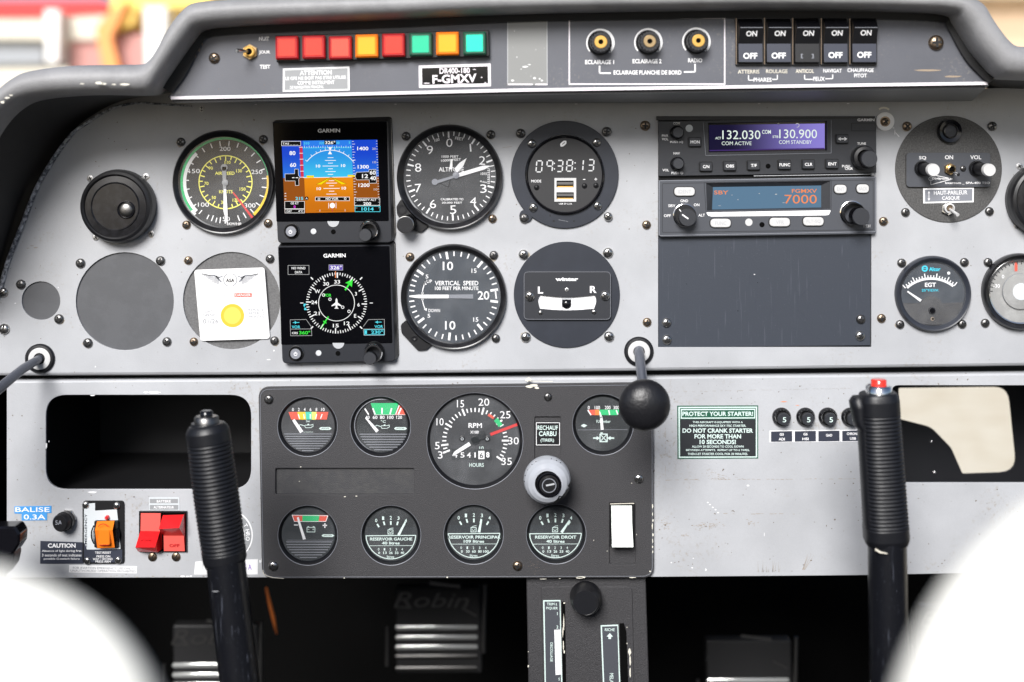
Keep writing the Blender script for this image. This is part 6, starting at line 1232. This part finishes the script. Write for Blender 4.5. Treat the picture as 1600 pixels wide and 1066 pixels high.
# pedals deep in the footwell
def pedal(ox, oy, lab, lm='steeld', k=1.0):
    PD = -.3
    th = T('rudder_pedal', lab, 'pedal', ox+180/3.556, oy+100, PD, 'rudder pedals in the dark footwell')
    def pz(n): b = th.mb(n); b.z(ox, oy, 3.556); return b
    b = pz('pedal_plate'); b.prism(rpoly([(0, -100), (470, -100), (480, 370), (6, 370)], 12), -30, 0, 'pedal', 2)
    b.t('Robin', 210, -36, 80, lm, w=400, h=1.5, bold=.0, rot=1, sh=.45); b.line(-6, 2, 90, 6, 9, 1.5, lm); b.line(190, -130, 360, -110, 18, 2, 'steeld'); b.line(370, 8, 450, 52, 10, 2, 'steeld'); b.done()
    for j, y in enumerate((118, 172, 226, 280, 345)):
        b = pz('tread_bar'); b.sweep([(0, y, 2), (8, y, 2), (448, y-3, 2), (456, y-3, 2)], [(8, 3), (13, 5), (13, 5), (8, 3)], 'bar' if j < 3 else 'steeld', 20); b.done()
    b = pz('pedal_arm'); b.sweep([(-48, 110, 0), (-48, 330, 0)], [9, 12], 'steeld', 12); b.sweep([(494, -130, 6), (488, 250, 6)], [13, 15], 'steeld', 12); b.done()
pedal(400+775/3.556, 880+240/3.556, 'rudder pedal left of the console with shiny bars and Robin script')
pedal(270, 880+455/3.556-2, 'rudder pedal behind the left stick at the bottom edge')
pedal(1104, 880+530/3.556+1, 'rudder pedal right of the console, dim in the footwell', 'pedal')  # lettering takes the dark pedal colour to paint in the footwell shade
pedal(1440, 978, 'rudder pedal at the right edge behind the white seat')
b = solo('orange_cable', 'short orange cable end hanging in the dark footwell', 'cable', 425, 930, -.35); b.sweep([(416, 918, 0), (421, 940, 2), (427, 962, 4), (433, 990, 5)], [1.4, 2.4, 2.8, 1], 'orange', 10); b.done()
b = solo('fuel_lever', 'black curved lever handle at the lower left edge', 'lever', 15, 855, .08)
b.prism(rpoly([(-60, 822), (28, 820), (35, 832), (34, 848), (22, 866), (-60, 862)], [3, 8, 8, 12, 14, 3]), -20, 10, 'gloss', 3); b.prism(rpoly([(-60, 857), (18, 854), (24, 866), (20, 884), (8, 900), (-60, 930)], [3, 6, 12, 14, 20, 3]), -24, 4, 'black', 3); b.done()
# seats
def seat(lab, cx, cy, rx, ry, e, R, D):
    b = solo('seat_back', lab, 'seat', cx, cy, D, 'white seats'); n = 160
    def sp(v, e): return math.copysign(abs(v)**(2/e), v)
    P = [(cx+rx*sp(math.cos(2*math.pi*k/n), e), cy+ry*sp(math.sin(2*math.pi*k/n), e)) for k in range(n)]
    V = []; prof = [(.42*rx, -110), (.30*rx, -96), (.16*rx, -70), (.05*rx, -36)]+[(R*(1-math.cos(j/8*math.pi/2)), R*.3*(math.sin(j/8*math.pi/2)-1)) for j in range(9)]
    for f, h in prof: V += [(cx+(x-cx)*(1-f/rx), cy+(y-cy)*(1-f/rx), h) for x, y in P]
    b.add(V, [(j*n+k, j*n+(k+1) % n, (j+1)*n+(k+1) % n, (j+1)*n+k) for j in range(len(prof)-1) for k in range(n)], 'seat', True)
    b.flat([(x, y) for x, y, h in V[-n:]], V[-1][2], 'seat'); b.flat([(x, y) for x, y, h in V[:n]], V[0][2], 'seat'); b.done()
seat('blurred white seat top at the bottom left corner', -430, 1478, 700, 600, 3.5, 60, .70)
seat('blurred white seat top at the bottom right corner', 2115, 1452, 740, 760, 2.6, 60, .70)

# grime round the screw heads on the painted sheets
random.seed(11)
b = UPB; b.ox = b.oy = 0; b.sc = 1
for x, y, r in STAINS:
    if random.random() < .75 and (y < 572):
        b.chips([(x+random.uniform(-1.5, 1.5), y+random.uniform(-.5, 2), r*random.uniform(1.05, 1.3), r*random.uniform(1.05, 1.3))], 'stain', .25)
b.done()
